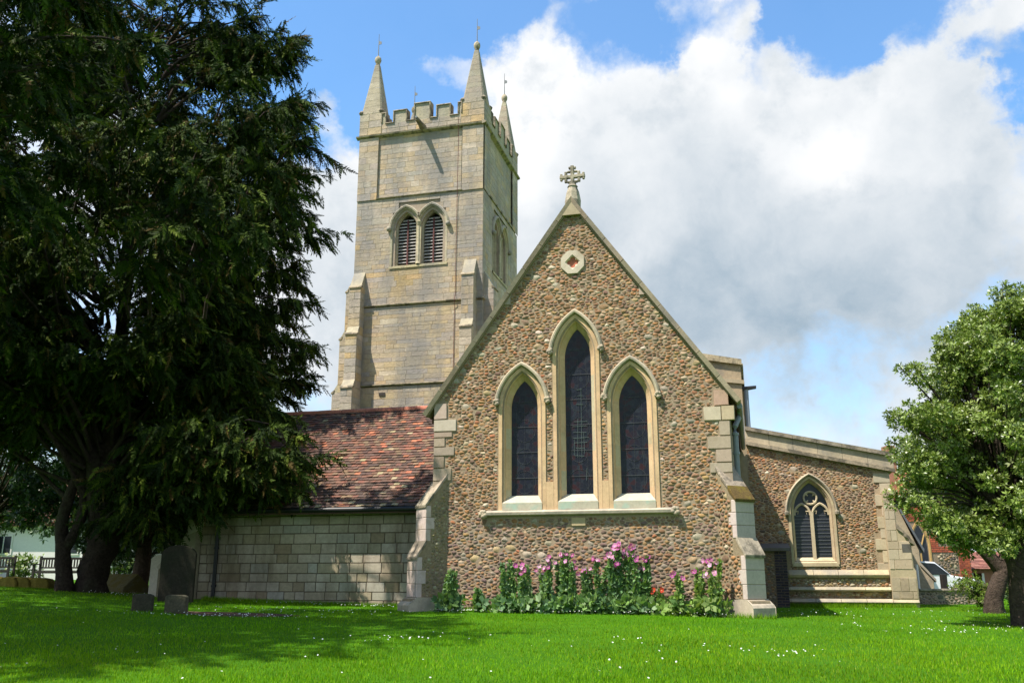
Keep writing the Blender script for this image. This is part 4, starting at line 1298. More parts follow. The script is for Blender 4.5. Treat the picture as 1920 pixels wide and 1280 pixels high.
def merlons(fr, mer, cren, vis_):
    for (a, b, zt) in mer:
        m = MB(vary((0.39, 0.34, 0.24), 0.06))
        m.hexa([fr(a, 0, ZP1), fr(b, 0, ZP1), fr(b, PW, ZP1), fr(a, PW, ZP1), fr(a, 0, zt), fr(b, 0, zt), fr(b, PW, zt), fr(a, PW, zt)])
        o = m.build('merlon', 'ashlar', tower)
    for (a, b, zt) in mer:      # coping
        m = MB(vary((0.27, 0.24, 0.18), 0.06))
        e = 0.055
        m.hexa([fr(a - e, -0.07, zt), fr(b + e, -0.07, zt), fr(b + e, PW + 0.07, zt), fr(a - e, PW + 0.07, zt), fr(a - e, -0.05, zt + 0.05), fr(b + e, -0.05, zt + 0.05), fr(b + e, PW + 0.05, zt + 0.09), fr(a - e, PW + 0.05, zt + 0.09)])
        for x, sg in ((a, -1), (b, 1)):
            x0, x1 = (x - e, x - 0.002) if sg < 0 else (x + 0.002, x + e)
            m.hexa([fr(x0, -0.06, ZP1 + 0.07), fr(x1, -0.06, ZP1 + 0.07), fr(x1, PW + 0.06, ZP1 + 0.07), fr(x0, PW + 0.06, ZP1 + 0.07), fr(x0, -0.06, zt - 0.002), fr(x1, -0.06, zt - 0.002), fr(x1, PW + 0.06, zt - 0.002), fr(x0, PW + 0.06, zt - 0.002)])
        m.build('merlon_coping', 'weathered', tower)
    for (a, b) in cren:
        m = MB(vary((0.27, 0.24, 0.18), 0.06))
        m.hexa([fr(a, -0.07, ZP1), fr(b, -0.07, ZP1), fr(b, PW + 0.07, ZP1), fr(a, PW + 0.07, ZP1), fr(a, -0.05, ZP1 + 0.04), fr(b, -0.05, ZP1 + 0.04), fr(b, PW + 0.05, ZP1 + 0.07), fr(a, PW + 0.05, ZP1 + 0.07)])
        m.build('crenel_coping', 'weathered', tower)


yo = lambda x: TY0 + 1.2 + (x + 13.10) / 4.24 * (TY1 - TY0 - 2.4)
merS = [(yo(a), yo(b), z) for a, b, z in MER]; crS = [(yo(a), yo(b)) for a, b in CREN]
merlons(lambda u, y, z: (u, TY0 - 0.03 + y, z), MER, CREN, True)
merlons(lambda u, y, z: (TX1 + 0.03 - y, u, z), merS, crS, True)
merlons(lambda u, y, z: (u, TY1 + 0.03 - y, z), MER, CREN, False)
merlons(lambda u, y, z: (TX0 - 0.03 + y, u, z), merS, crS, False)
# corner piers and pinnacles
for (cx, cy, hx) in ((TX0 + 0.57, TY0 + 0.57, 0.61), (TX1 - 0.57, TY0 + 0.57, 0.61), (TX1 - 0.57, TY1 - 0.57, 0.61), (TX0 + 0.57, TY1 - 0.57, 0.61)):
    m = MB((0.40, 0.345, 0.235))
    m.box(cx - hx, cx + hx, cy - hx, cy + hx, TS + 0.1, 23.95)
    o = m.build('corner_pier', 'ashlar', tower)
    m = MB()
    rr = random.Random(int(cx * 10 + cy))
    z = TS + 0.1
    while z < 23.9:
        hh = min(rr.uniform(0.3, 0.42), 23.95 - z)
        c = [cx - hx, cx - hx + 2 * hx * rr.uniform(0.3, 0.7), cx + hx]
        for j in range(2):
            v, f = block(c[j] + .003, c[j + 1] - .003, z + .003, z + hh - .003, -0.012, 0.03, 0.010, 0.005)
            m.add([(u, cy - hx + y, q) for (u, y, q) in v], f, vary(rr.choice([t[0] for t in TT_]), 0.06))
            v, f = block(c[j] - cx + cy + .003, c[j + 1] - cx + cy - .003, z + .003, z + hh - .003, -0.012, 0.03, 0.010, 0.005)
            m.add([(cx + hx - y, u, q) for (u, y, q) in v], f, vary(rr.choice([t[0] for t in TT_]), 0.06))
        z += hh
    m.build('pier_facing', 'ashlar', o, kind='stuff')
    m = MB((0.30, 0.26, 0.185))
    rows = []
    zc = [23.95]
    while zc[-1] < 26.85: zc.append(min(zc[-1] + rr.uniform(0.3, 0.42), 26.95))
    rad = lambda z: (hx - 0.04) + (0.115 - hx + 0.04) * (z - 23.95) / (26.95 - 23.95)
    for i in range(len(zc) - 1):
        z0, z1 = zc[i] + 0.004, zc[i + 1] - 0.004
        r0, r1 = rad(z0), rad(z1)
        def rng8(r, z):
            c = r * 0.84
            return [(cx - c, cy - r, z), (cx + c, cy - r, z), (cx + r, cy - c, z), (cx + r, cy + c, z), (cx + c, cy + r, z), (cx - c, cy + r, z), (cx - r, cy + c, z), (cx - r, cy - c, z)]
        m.add(rng8(r0, z0) + rng8(r1, z1), [(k, (k + 1) % 8, (k + 1) % 8 + 8, k + 8) for k in range(8)], vary((0.29, 0.25, 0.18), 0.09))
    o = m.build('pinnacle', 'ashlar', tower)
    # small gablets at the four corners
    for sx in (-1, 1):
        for sy in (-1, 1):
            m = MB((0.24, 0.21, 0.155)); px_, py_ = cx + sx * (hx - 0.06), cy + sy * (hx - 0.06)
            m.lathe([(0.02, -0.16), (0.11, -0.10), (0.15, 0.0), (0.10, 0.08), (0.02, 0.14)], (px_, py_, 23.93), 7); m.build('pinnacle_boss', 'weathered', tower)
    m = MB((0.38, 0.34, 0.25)); m.lathe([(0.10, 26.58), (0.12, 26.62), (0.10, 26.68), (0.13, 26.74), (0.165, 26.84), (0.175, 26.93), (0.155, 27.03), (0.09, 27.11), (0.02, 27.17)], (cx, cy, 0.36), 14)
    m.build('ball_finial', 'weathered', tower, smooth=True)
    m = MB(); m.tube([(cx, cy, 27.5), (cx, cy, 28.85)], [0.028, 0.012], 5)
    m.hexa([(cx - .01, cy - .01, 28.2), (cx + 0.16, cy - .01, 28.22), (cx + 0.16, cy + .01, 28.22), (cx - .01, cy + .01, 28.2), (cx - .01, cy - .01, 28.44), (cx + 0.16, cy - .01, 28.36), (cx + 0.16, cy + .01, 28.36), (cx - .01, cy + .01, 28.44)])
    m.build('vane_rod', 'lead', tower)
# water spout
m = MB((0.20, 0.175, 0.13)); m.tube([(-10.86, TY0 + 0.1, 22.62), (-10.87, TY0 - 0.42, 22.68), (-10.88, TY0 - 0.95, 22.70)], [0.22, 0.13, 0.10], 8)
gg = m.build('gargoyle', 'weathered', tower, 'dark stone water spout below the parapet')
m = MB(); m.tube([(-10.88, TY0 - 0.80, 22.76), (-10.88, TY0 - 1.02, 22.76)], 0.06, 8); m.build('lead_spout', 'lead', gg)

# -- nave end rising behind the chancel
NY = 8.0
nv = MB((0.33, 0.27, 0.18)); nv.prism([(-3.9, -0.3), (3.9, -0.3), (3.9, 7.30), (3.0, 7.60), (-3.0, 7.60), (-3.9, 7.30)], NY, NY + 9.9)
nv.build('nave_wall', 'ashlar_grey', church)
nc = MB((0.38, 0.33, 0.22))
nc.prism([(2.2, 7.62), (3.94, 7.28), (3.94, 7.46), (2.2, 7.84)], NY - 0.10, NY + 0.5)
nc.box(3.84, 3.98, NY + 0.5, NY + 9.5, 7.27, 7.45)
nc.build('nave_coping', 'weathered', church)
nc = MB((0.36, 0.31, 0.21)); nc.prism([(2.2, 6.92), (3.98, 6.66), (3.98, 6.78), (2.2, 7.04)], NY - 0.07, NY + 0.2); nc.box(3.905, 3.985, NY + 0.2, NY + 9.5, 6.66, 6.78)
nc.build('nave_string', 'dressed', church)
gq = MB(); gq.hexa([(3.90, NY + 0.1, 6.50), (4.34, NY + 0.1, 6.56), (4.34, NY + 0.35, 6.56), (3.90, NY + 0.35, 6.50), (3.90, NY + 0.1, 6.60), (4.34, NY + 0.1, 6.62), (4.34, NY + 0.35, 6.62), (3.90, NY + 0.35, 6.60)])
gq.build('lead_gutter', 'black_iron', church)
gq = MB(); gq.tube([(4.02, NY + 0.2, 6.52), (4.02, NY + 0.2, 5.2)], 0.075, 10); gq.build('downpipe', 'grey_pipe', church, 'grey downpipe on the nave corner')
gq = MB(); gq.tube([(3.78, 0.9, 4.55), (3.78, 0.9, 4.42), (3.68, 0.75, 4.18), (3.68, 0.72, 4.02), (3.68, 0.72, 2.95)], 0.065, 12, None)
for z in (4.0, 3.55): gq.lathe([(0.066, -0.03), (0.082, -0.03), (0.082, 0.03), (0.066, 0.03)], (3.68, 0.72, z), 12)
gq.build('downpipe', 'grey_pipe', church, 'grey downpipe beside the right chancel corner', smooth=False)
gq = MB(); gq.tube([(3.82, 0.3, 4.60), (3.82, 7.9, 4.62)], 0.07, 8); gq.build('eaves_gutter', 'grey_pipe', church)

# -- north aisle
AY = 8.0
aw = MB((0.34, 0.255, 0.165)); aw.pierced([(3.9, -0.6), (8.0, -0.6), (8.0, 3.82), (3.9, 4.76)], [arch_path(5.70, 0.51, 1.2, 2.62, 0.90, 0.06, 10)], AY, AY + 0.3)
aw.box(7.5, 8.0, AY + 0.5, AY + 9.9, -0.6, 3.8)
aisle = aw.build('aisle_wall', 'mortar', church, 'lower aisle end wall of small brown cobbles')


def par_line(x, off=0.0):
    return 5.30 + (4.32 - 5.30) * (x - 3.82) / (8.13 - 3.82) + off


AWIN = (5.70, 0.51, 1.29, 2.62, 0.90)


def aisle_in(x, z):
    if x < 3.92 or x > 7.96 or z < 0.86 or z > par_line(x, -0.58): return False
    if in_arch(x, z, AWIN[0], AWIN[1], 1.03, AWIN[3], AWIN[4], 0.18): return False
    if x > 7.42 - 0.0 and z < 2.0: return False
    if x > 7.55 + 0.16 * math.floor((z / 0.3) % 2): return False
    if x < 4.95 and z < 1.66: return False
    return True


m = MB()
stn = rubble(aisle_in, 3.9, 8.0, 0.8, 4.8, 0.108, 1.7, 0.045, 9, 0.002, 0.019)
for (ar, cx, cz, vs, fs, big_) in stn:
    m.add([(x, AY + y, z) for x, y, z in vs], fs, cobble_tint(cx, cz, big_))
m.build('cobble_facing', 'cobble', aisle, kind='stuff', smooth=True)
# quoins at the right edge of the aisle
z = 0.88; i = 0
while z < 3.75:
    hh = random.uniform(0.26, 0.38)
    if z + hh > 3.72: hh = 3.76 - z
    if hh < 0.1: break
    v, f = block(7.53 + (0.16 if i % 2 else 0) - (0.1 if z < 2 else 0), 8.0, z, z + hh - 0.01, -0.03, 0.06)
    link('quoin_stone', make_mesh('quoin_stone', [(x, AY + y, q) for x, y, q in v], f, vary((0.43, 0.38, 0.28), 0.1)), 'dressed', aisle)
    z += hh; i += 1
# sloping parapet
k = 6
for i in range(k):
    x0, x1 = 3.90 + (8.13 - 3.90) * i / k + 0.004, 3.90 + (8.13 - 3.90) * (i + 1) / k - 0.004
    m = MB(vary((0.38, 0.335, 0.235), 0.07)); m.prism([(x0, par_line(x0, -0.45)), (x1, par_line(x1, -0.45)), (x1, par_line(x1, -0.10)), (x0, par_line(x0, -0.10))], AY - 0.06, AY + 0.4)
    m.build('parapet_stone', 'ashlar_grey', aisle)
    m = MB(vary((0.25, 0.225, 0.17), 0.08)); m.prism([(x0, par_line(x0, -0.10)), (x1, par_line(x1, -0.10)), (x1, par_line(x1, 0.02)), (x0, par_line(x0, 0.02))], AY - 0.14, AY + 0.48)
    m.build('parapet_coping', 'weathered', aisle)
m = MB((0.29, 0.25, 0.18))
m.prism([(3.90, par_line(3.90, -0.56)), (8.16, par_line(8.16, -0.56)), (8.16, par_line(8.16, -0.45)), (3.90, par_line(3.90, -0.45))], AY - 0.13, AY + 0.02)
m.build('parapet_string', 'weathered', aisle)
m = MB((0.36, 0.32, 0.23)); m.box(7.99, 8.15, AY - 0.05, AY + 9.0, 3.80, 4.30); m.build('side_parapet', 'ashlar_grey', aisle)
ar_ = MB((0.12, 0.12, 0.12)); ar_.add([(3.9, AY + 0.48, 5.0), (8.0, AY + 0.48, 4.1), (8.0, AY + 9.8, 4.1), (3.9, AY + 9.8, 5.0)], [(0, 1, 2, 3)]); ar_.build('aisle_roof', 'lead', church)

# traceried aisle window
cx, s, zb, zs, hh = AWIN
frA = lambda x, y, z: (x, AY + y, z)
w = MB((0.45, 0.385, 0.25))
sweep_arch(w, cx, s, 1.10, zs, hh, [(0.165, 0.02), (0.165, -0.045), (0.10, -0.045), (0.09, 0.0), (0.05, 0.05), (0.0, 0.12), (0.0, 0.24)], 0.0, 12, (0.45, 0.385, 0.25), frA, 0.4)
tw_ = w.build('traceried_window', 'dressed', church, 'two-light pointed aisle window with tracery')
gl = MB(); gl.prism(arch_path(cx, s + 0.01, 1.15, zs, hh, 0, 12)[::-1], 0.205, 0.22, None, frA); gl.build('window_glass', 'lattice_glass', tw_)
hm = MB((0.36, 0.32, 0.23))
prof = [(0.175, 0.02), (0.175, -0.09), (0.215, -0.12), (0.255, -0.06), (0.26, 0.02)]
pr = [arch_pts(cx, s, zs, hh, d, 12) for d, _ in prof]
for i in range(len(prof) - 1):
    for j in range(len(pr[0]) - 1):
        hm.add([frA(pr[i][j][0], prof[i][1], pr[i][j][1]), frA(pr[i][j + 1][0], prof[i][1], pr[i][j + 1][1]), frA(pr[i + 1][j + 1][0], prof[i + 1][1], pr[i + 1][j + 1][1]), frA(pr[i + 1][j][0], prof[i + 1][1], pr[i + 1][j][1])], [(0, 1, 2, 3)])
hm.build('hood_mould', 'ashlar_grey', tw_)
for sg in (-1, 1):
    b = MB((0.27, 0.24, 0.18)); b.lathe([(0.01, -0.08), (0.07, -0.04), (0.08, 0.04), (0.01, 0.08)], (cx + sg * (s + 0.215), AY - 0.07, zs - 0.02), 7); b.build('label_stop', 'ashlar_grey', tw_)
tr = MB((0.47, 0.41, 0.28))
tr.box(cx - 0.05, cx + 0.05, AY + 0.10, AY + 0.19, 1.2, 2.66)
for sg in (-1, 1):
    c2, s2 = cx + sg * 0.265, 0.235
    p = arch_pts(c2, s2, 2.55, 0.34, 0.0, 8)
    tr.tube([(x, AY + 0.145, z) for x, z in p], 0.038, 6)
    for q in (-1, 1):   # cusps
        tr.tube([(c2 + q * 0.20, AY + 0.15, 2.66), (c2 + q * 0.11, AY + 0.15, 2.67), (c2 + q * 0.13, AY + 0.15, 2.58)], [0.03, 0.018, 0.01], 5)
tr.tube([(cx + 0.19 * math.cos(a), AY + 0.145, 3.06 + 0.19 * math.sin(a)) for a in [2 * math.pi * i / 20 for i in range(21)]], 0.034, 6, None, False)
for q in range(4):
    a = math.pi / 4 + q * math.pi / 2
    tr.tube([(cx + 0.17 * math.cos(a), AY + 0.15, 3.06 + 0.17 * math.sin(a)), (cx + 0.09 * math.cos(a), AY + 0.15, 3.06 + 0.09 * math.sin(a))], [0.04, 0.012], 5)
tr.build('tracery', 'dressed', tw_)
si = MB((0.47, 0.41, 0.27)); si.add([frA(cx - s, 0.19, 1.30), frA(cx + s, 0.19, 1.30), frA(cx + s + 0.1, -0.05, 1.14), frA(cx - s - 0.1, -0.05, 1.14), frA(cx - s - 0.16, -0.05, 1.04), frA(cx + s + 0.16, -0.05, 1.04)], [(0, 1, 2, 3), (3, 2, 5, 4)]); si.build('window_sill', 'dressed', tw_)
lb = MB()
zz_ = 1.38
while zz_ < 2.6:
    lb.box(cx - s, cx + s, AY + 0.192, AY + 0.2, zz_ - 0.006, zz_ + 0.006); zz_ += 0.105
lb.build('saddle_bars', 'lead', tw_, kind='stuff')

# stepped plinth of the aisle
def plinth(x0, x1, par):
    n = 6
    for (z0, z1, p0, p1, c, nm) in ((0.72, 0.94, 0.16, 0.04, (0.46, 0.375, 0.225), 'plinth_course'), (0.33, 0.45, 0.24, 0.17, (0.47, 0.39, 0.24), 'plinth_moulding'), (-0.02, 0.12, 0.36, 0.26, (0.45, 0.37, 0.235), 'plinth_footing')):
        for i in range(n):
            a, b = x0 + (x1 - x0) * i / n + 0.004, x0 + (x1 - x0) * (i + 1) / n - 0.004
            m = MB(vary(c, 0.1))
            ex = random.uniform(-0.012, 0.012)
            v = [(a, AY, z0), (b, AY, z0), (b, AY - p0 * 0.75 - ex, z0), (a, AY - p0 * 0.75 - ex, z0), (a, AY, z1), (b, AY, z1), (b, AY - p1, z1), (a, AY - p1, z1)]
            zl = z0 + (z1 - z0) * 0.35
            v += [(a, AY - p0 - ex, zl), (b, AY - p0 - ex, zl)]
            m.add(v, [(0, 1, 2, 3), (3, 2, 9, 8), (8, 9, 6, 7), (4, 7, 6, 5), (0, 3, 8, 7, 4), (1, 5, 6, 9, 2)])
            m.build(nm, 'ashlar', par, bevel=0.008)


plinth(4.2, 8.42, aisle)
m = MB((0.26, 0.215, 0.14)); m.prism([(4.2, -0.5), (8.3, -0.5), (8.3, 0.72), (4.2, 0.72)], AY - 0.05, AY - 0.002); m.build('plinth_wall', 'ashlar_grey', aisle)
stn = rubble(lambda x, z: 4.3 < x < 8.1 and (0.46 < z < 0.70 or 0.13 < z < 0.32 or -0.3 < z < -0.03), 4.3, 8.1, -0.3, 0.7, 0.10, 1.5, 0.03, 12, 0.010, 0.02)
m = MB()
for (ar, cx_, cz, vs, fs, big_) in stn: m.add([(x, AY - 0.06 + y, z) for x, y, z in vs], fs, vary(cobble_tint(cx_, cz, True), 0.2))
m.build('plinth_rubble', 'cobble', aisle, kind='stuff', smooth=True)

# aisle corner buttress
ab = MB((0.40, 0.345, 0.23))
ab.prism([(7.72, -0.4), (8.42, -0.4), (8.42, 0.9), (8.36, 1.0), (8.36, 1.75), (8.02, 2.25), (8.02, 3.2), (7.72, 3.2)], AY - 0.28, AY + 0.3)
abo = ab.build('aisle_buttress', 'dressed', church, 'stepped buttress at the aisle corner', bevel=0.01)
ashlar((7.72, 8.34, 0.95, 1.74), cut([]), (0.24, 0.32), (0.22, 0.45), lambda u, y, z: (u, AY - 0.28 + y, z), [((0.44, 0.385, 0.285), 3), ((0.40, 0.34, 0.24), 2)], 41, 'dressed', abo, 'buttress_stone', 40, 0.008, 0.03, -0.012)
ashlar((7.72, 8.0, 1.75, 3.18), cut([]), (0.24, 0.34), (0.2, 0.4), lambda u, y, z: (u, AY - 0.28 + y, z), [((0.44, 0.385, 0.285), 3), ((0.40, 0.34, 0.24), 2)], 42, 'dressed', abo, 'buttress_stone', 40, 0.008, 0.03, -0.012)
ashlar((7.72, 8.40, 0.13, 0.72), cut([]), (0.2, 0.3), (0.22, 0.5), lambda u, y, z: (u, AY - 0.28 + y, z), [((0.36, 0.31, 0.22), 3), ((0.32, 0.27, 0.19), 2)], 43, 'ashlar_grey', abo, 'buttress_stone', 40, 0.008, 0.03, -0.012)
for (x0, z0, x1, z1) in ((8.0, 2.26, 8.2, 2.02), (8.18, 2.04, 8.34, 1.86), (8.30, 1.88, 8.46, 1.70)):
    m = MB((0.25, 0.22, 0.17)); m.prism([(x0, z0 - 0.16), (x1, z1 - 0.08), (x1, z1), (x0, z0)], AY - 0.33, AY + 0.34); m.build('weathering_slab', 'weathered', abo)
m = MB((0.05, 0.045, 0.035)); m.box(8.10, 8.34, AY - 0.295, AY - 0.28, 1.42, 1.66); m.build('recess_shade', 'ashlar_grey', abo)  # flat dark box coloured as the shade inside a recess

# low lean-to in the angle between chancel and aisle
lt = MB((0.20, 0.15, 0.10)); lt.box(3.62, 4.83, 6.6, 7.99, -0.5, 1.46)
lto = lt.build('boiler_house', 'mortar', church, 'low dark lean-to with blue brick corner')
stn = rubble(lambda x, z: 3.65 < x < 4.5 and -0.1 < z < 1.42, 3.6, 4.5, -0.1, 1.45, 0.10, 1.4, 0.03, 14, 0.012, 0.03)
m = MB()
for (ar, cx_, cz, vs, fs, big_) in stn: m.add([(x, 6.6 + y, z) for x, y, z in vs], fs, cobble_tint(cx_, cz, big_, True))
m.build('lean_to_cobbles', 'cobble', lto, kind='stuff', smooth=True)
for i in range(22):
    z = -0.2 + i * 0.075
    for (a, b) in (((4.50, 4.62), (4.63, 4.835)) if i % 2 else ((4.50, 4.71), (4.72, 4.835))):
        v, f = block(a, b, z, z + 0.065, -0.022, 0.05, 0.006, 0.002)
        link('brick', make_mesh('brick', [(x, 6.6 + y, q) for x, y, q in v], f, vary((0.055, 0.045, 0.055), 0.3)), 'brick', lto)
m = MB((0.13, 0.115, 0.10)); m.hexa([(3.6, 6.5, 1.46), (4.95, 6.5, 1.46), (4.95, 7.99, 1.60), (3.6, 7.99, 1.60), (3.6, 6.5, 1.54), (4.95, 6.5, 1.54), (4.95, 7.99, 1.72), (3.6, 7.99, 1.72)]); m.build('lean_to_coping', 'ashlar_grey', lto)

# buttress further along the aisle's north side, seen in profile
fb = MB((0.36, 0.31, 0.22)); fb.prism([(7.95, -0.4), (9.98, -0.4), (9.98, 0.1), (9.86, 0.2), (9.86, 0.62), (9.50, 1.18), (9.50, 1.62), (8.95, 3.1), (7.95, 3.3)], 13.6, 14.3)
fbo = fb.build('north_buttress', 'ashlar_grey', church, bevel=0.01)
m = MB((0.22, 0.23, 0.25)); m.prism([(8.92, 3.30), (9.66, 1.66), (9.64, 1.54), (8.92, 3.14)], 13.5, 14.4); m.build('slate_slope', 'slate', fbo)
m = MB((0.33, 0.30, 0.24)); m.prism([(9.46, 1.26), (9.94, 0.66), (9.94, 0.56), (9.46, 1.14)], 13.55, 14.35); m.build('weathering_slab', 'ashlar_grey', fbo)
gq = MB(); gq.tube([(9.32, 13.3, 1.15), (9.32, 13.3, -0.2)], 0.045, 8); gq.build('downpipe', 'white_render', church, 'thin white downpipe on the far side of the aisle')

# ================================================================== vegetation
def unit(a):
    return a / np.maximum(np.linalg.norm(a, axis=-1, keepdims=True), 1e-9)


def frames(A, G):
    """orthonormal frames along the axes A (n,3)"""
    A = unit(A)
    S = unit(np.cross(A, unit(G.normal(size=A.shape))))
    return A, S, np.cross(A, S)


def yew_spray(k=15, G=None):
    """triangles (k,3,3) of one feathery spray, coordinates (along, side, up)"""
    t = []
    for i in range(k):
        u = i / (k - 1)
        sgn = 1 if i % 2 else -1
        L = 0.30 * (1 - 0.55 * u) * (0.8 + 0.4 * ((i * 7) % 5) / 5)
        an = 0.95 - 0.4 * u
        if i == k - 1: an = 0; L = 0.2
        base = np.array([u * 0.86, 0, -0.10 * u * u])
        d = np.array([math.cos(an), sgn * math.sin(an), -0.25 + 0.5 * ((i * 3) % 4) / 4 - 0.1])
        side = np.array([-sgn * math.sin(an), math.cos(an), 0.35 * (1 if i % 3 else -1)]) * 0.055
        t.append([base - side, base + side, base + d * L])
    return np.array(t)


def leaf_cluster(k=6, wide=0.36, spread=1.0, seedk=1):
    """k lens-shaped leaves (two triangles each)"""
    G = np.random.default_rng(seedk)
    t = []
    for i in range(k):
        a = i * 2.4 + G.uniform(-.3, .3)
        el = G.uniform(0.1, 1.0) * spread
        d = np.array([math.sin(el), math.cos(el) * math.cos(a), math.cos(el) * math.sin(a)])
        s = unit(np.cross(d, np.array([1.0, 0.2 * math.cos(a), 0.2 * math.sin(a)])))
        n = np.cross(d, s)
        b = d * 0.12
        L = G.uniform(0.75, 1.0)
        m = b + d * 0.5 * L - n * 0.06
        e = b + d * L
        l, r = m - s * wide * 0.5 * L + n * 0.05, m + s * wide * 0.5 * L + n * 0.05
        t.append([b, r, e]); t.append([b, e, l])
    return np.array(t)


def scatter(P, A, L, temps, tints, G):
    """place template sprays: P base (n,3), A axis (n,3), L length (n,), tints (n,3) -> verts, tris, face tints"""
    n = len(P)
    A, S, N = frames(A, G)
    which = G.integers(0, len(temps), n)
    V, T = [], []
    for w, t in enumerate(temps):
        ix = np.where(which == w)[0]
        if not len(ix): continue
        k = len(t)
        tt = t.reshape(-1, 3)
        v = P[ix, None, :] + L[ix, None, None] * (tt[None, :, 0:1] * A[ix, None, :] + tt[None, :, 1:2] * S[ix, None, :] + tt[None, :, 2:3] * N[ix, None, :])
        V.append(v.reshape(-1, 3)); T.append(np.repeat(tints[ix], k, axis=0))
    V = np.concatenate(V); T = np.concatenate(T)
    F = np.arange(len(V)).reshape(-1, 3)
    T = T * G.uniform(0.85, 1.15, (len(T), 1))
    return V, F, T


def pick(G, n, cols, wts, var=0.15):
    c = np.array(cols)[G.choice(len(cols), n, p=np.array(wts) / sum(wts))]
    return c * G.uniform(1 - var, 1 + var, (n, 1))


YEWC = [(0.010, 0.020, 0.004), (0.019, 0.036, 0.005), (0.036, 0.060, 0.007), (0.082, 0.112, 0.012), (0.070, 0.050, 0.013)]


def bough_tree(root, boughs, G, temps, cols, wts, spray=(0.26, 0.44), twigs=16, per=9, twig=(0.5, 1.3), droop=0.7, limb='bark', first=0.22, name='crown', mat='needles', thin=1.0, rise=0.12):
    """boughs: list of (start, tip) in the frame of root; builds crown and limbs under root"""
    PP, AA = [], []
    lm = MB((0.05, 0.036, 0.028))
    for (s, e) in boughs:
        s, e = np.array(s, float), np.array(e, float)
        d = e - s; L = np.linalg.norm(d)
        up = np.array([0, 0, 1.0])
        sag = G.uniform(0.5, 1.5) * rise * L
        wig = G.normal(size=3) * 0.04 * L
        def path(t):
            t = np.asarray(t)[..., None]
            return s + d * t + up * sag * np.sin(np.pi * t) + wig * np.sin(2 * np.pi * t)
        ts = np.linspace(0, 1, 7)
        r0 = 0.009 * L + 0.012
        lm.tube([tuple(p) for p in path(ts)], [r0 * (1 - 0.85 * t) + 0.008 for t in ts], 5, cap=False)
        nt = max(4, int(twigs * L / 4.0))
        t = first + (1 - first) * G.random(nt) ** 0.8
        t[:2] = 1.0
        b = path(t)
        fwd = unit(path(np.minimum(t + 0.05, 1.05)) - path(t - 0.05))
        lat = unit(np.cross(fwd, up)) * np.where(G.random(nt) < 0.5, -1, 1)[:, None]
        a = G.uniform(0.25, 1.0, nt)[:, None]
        td = unit(fwd * (1.1 - a) + lat * a + G.normal(size=(nt, 3)) * 0.22 + up * G.uniform(-0.25, 0.35, nt)[:, None])
        td[:2] = fwd[:2] + G.normal(size=(2, 3)) * 0.1
        tl = G.uniform(*twig, nt) * (1.05 - 0.45 * t) * min(1.0, 0.35 + L / 5)
        u = np.linspace(0.06, 1.0, per)
        p = b[:, None, :] + td[:, None, :] * (tl[:, None] * u)[:, :, None]
        p[:, :, 2] -= (0.22 * tl[:, None] * u * u)
        ax = unit(td[:, None, :] * G.uniform(0.3, 1.1, (nt, per, 1)) + np.array([0, 0, -droop]) * G.uniform(0.2, 1.3, (nt, per, 1)) + G.normal(size=(nt, per, 3)) * 0.33)
        PP.append(p.reshape(-1, 3)); AA.append(ax.reshape(-1, 3))
    P = np.concatenate(PP); A = np.concatenate(AA)
    if thin < 1.0:
        k = G.random(len(P)) < thin; P, A = P[k], A[k]
    n = len(P)
    V, F, T = scatter(P, A, G.uniform(*spray, n), temps, pick(G, n, cols, wts), G)
    o = link(name, tri_mesh(name, V, F, T), mat, root)
    lm.build('limbs', limb, root, smooth=True)
    return o, len(F)


TRIS = 0
yt = [yew_spray(13), yew_spray(14), yew_spray(12)]

# -- the big yew over the vestry
TX, TY = at(168, 1100, 26.3)[0], 26.3
tz = float(gz(TX, TY))
yew = thing('yew_tree', 'huge dark drooping yew with gnarled double trunk beside the vestry', 'tree', (TX, TY, tz))
G = np.random.default_rng(5)


def loc(p): return np.array(p) - np.array([TX, TY, tz])


boughs = []
# boughs whose tips make the ragged right-hand edge against the sky (measured in the photograph)
edge = [(440, 5, 26.6), (430, 85, 26.0), (565, 72, 26.0), (545, 130, 26.2), (585, 240, 25.8), (560, 205, 26.6), (634, 286, 25.5), (590, 330, 26.0), (568, 360, 26.0), (622, 428, 25.3), (600, 440, 25.8), (560, 470, 26.5), (565, 505, 26.6), (582, 570, 26.4), (560, 600, 26.7), (605, 655, 25.8), (590, 640, 26.6), (575, 690, 26.5), (598, 720, 25.9), (560, 735, 26.6),
        (540, 770, 26.6), (560, 800, 24.8), (600, 855, 24.6), (585, 880, 24.8), (570, 830, 24.3), (540, 900, 24.6), (500, 920, 24.6), (470, 900, 24.1), (430, 935, 24.3), (520, 870, 23.8), (380, 915, 24.1), (450, 850, 23.8), (330, 985, 24.3), (300, 940, 24.8), (310, 880, 23.6), (350, 860, 23.6), (400, 880, 23.6), (320, 905, 23.4), (360, 840, 23.2), (420, 905, 23.6), (470, 870, 23.4), (520, 900, 23.8), (440, 800, 23.2), (380, 790, 23), (500, 820, 23.5), (560, 905, 24.0), (300, 960, 23.8), (550, 850, 23.8)]
def shades_roof(w):
    """would this point throw its shadow on the sunlit part of the vestry roof?"""
    t = (w[2] - 4.2) / SUN[2]
    if t < 0: return False
    q = np.array(w) - t * SUN - np.array([OX, OY, 0])
    x, y = q @ U, q @ V
    return -9.4 < x < -2.5 and 1.2 < y < 6.2


def shades_gable(w):
    w = np.array(w) - np.array([OX, OY, 0])
    t = (w @ V + 0.2) / (SUN @ V)
    if t < 0: return False
    q = w - t * SUN
    return q @ U > -4.5 and -0.5 < q[2] < 10


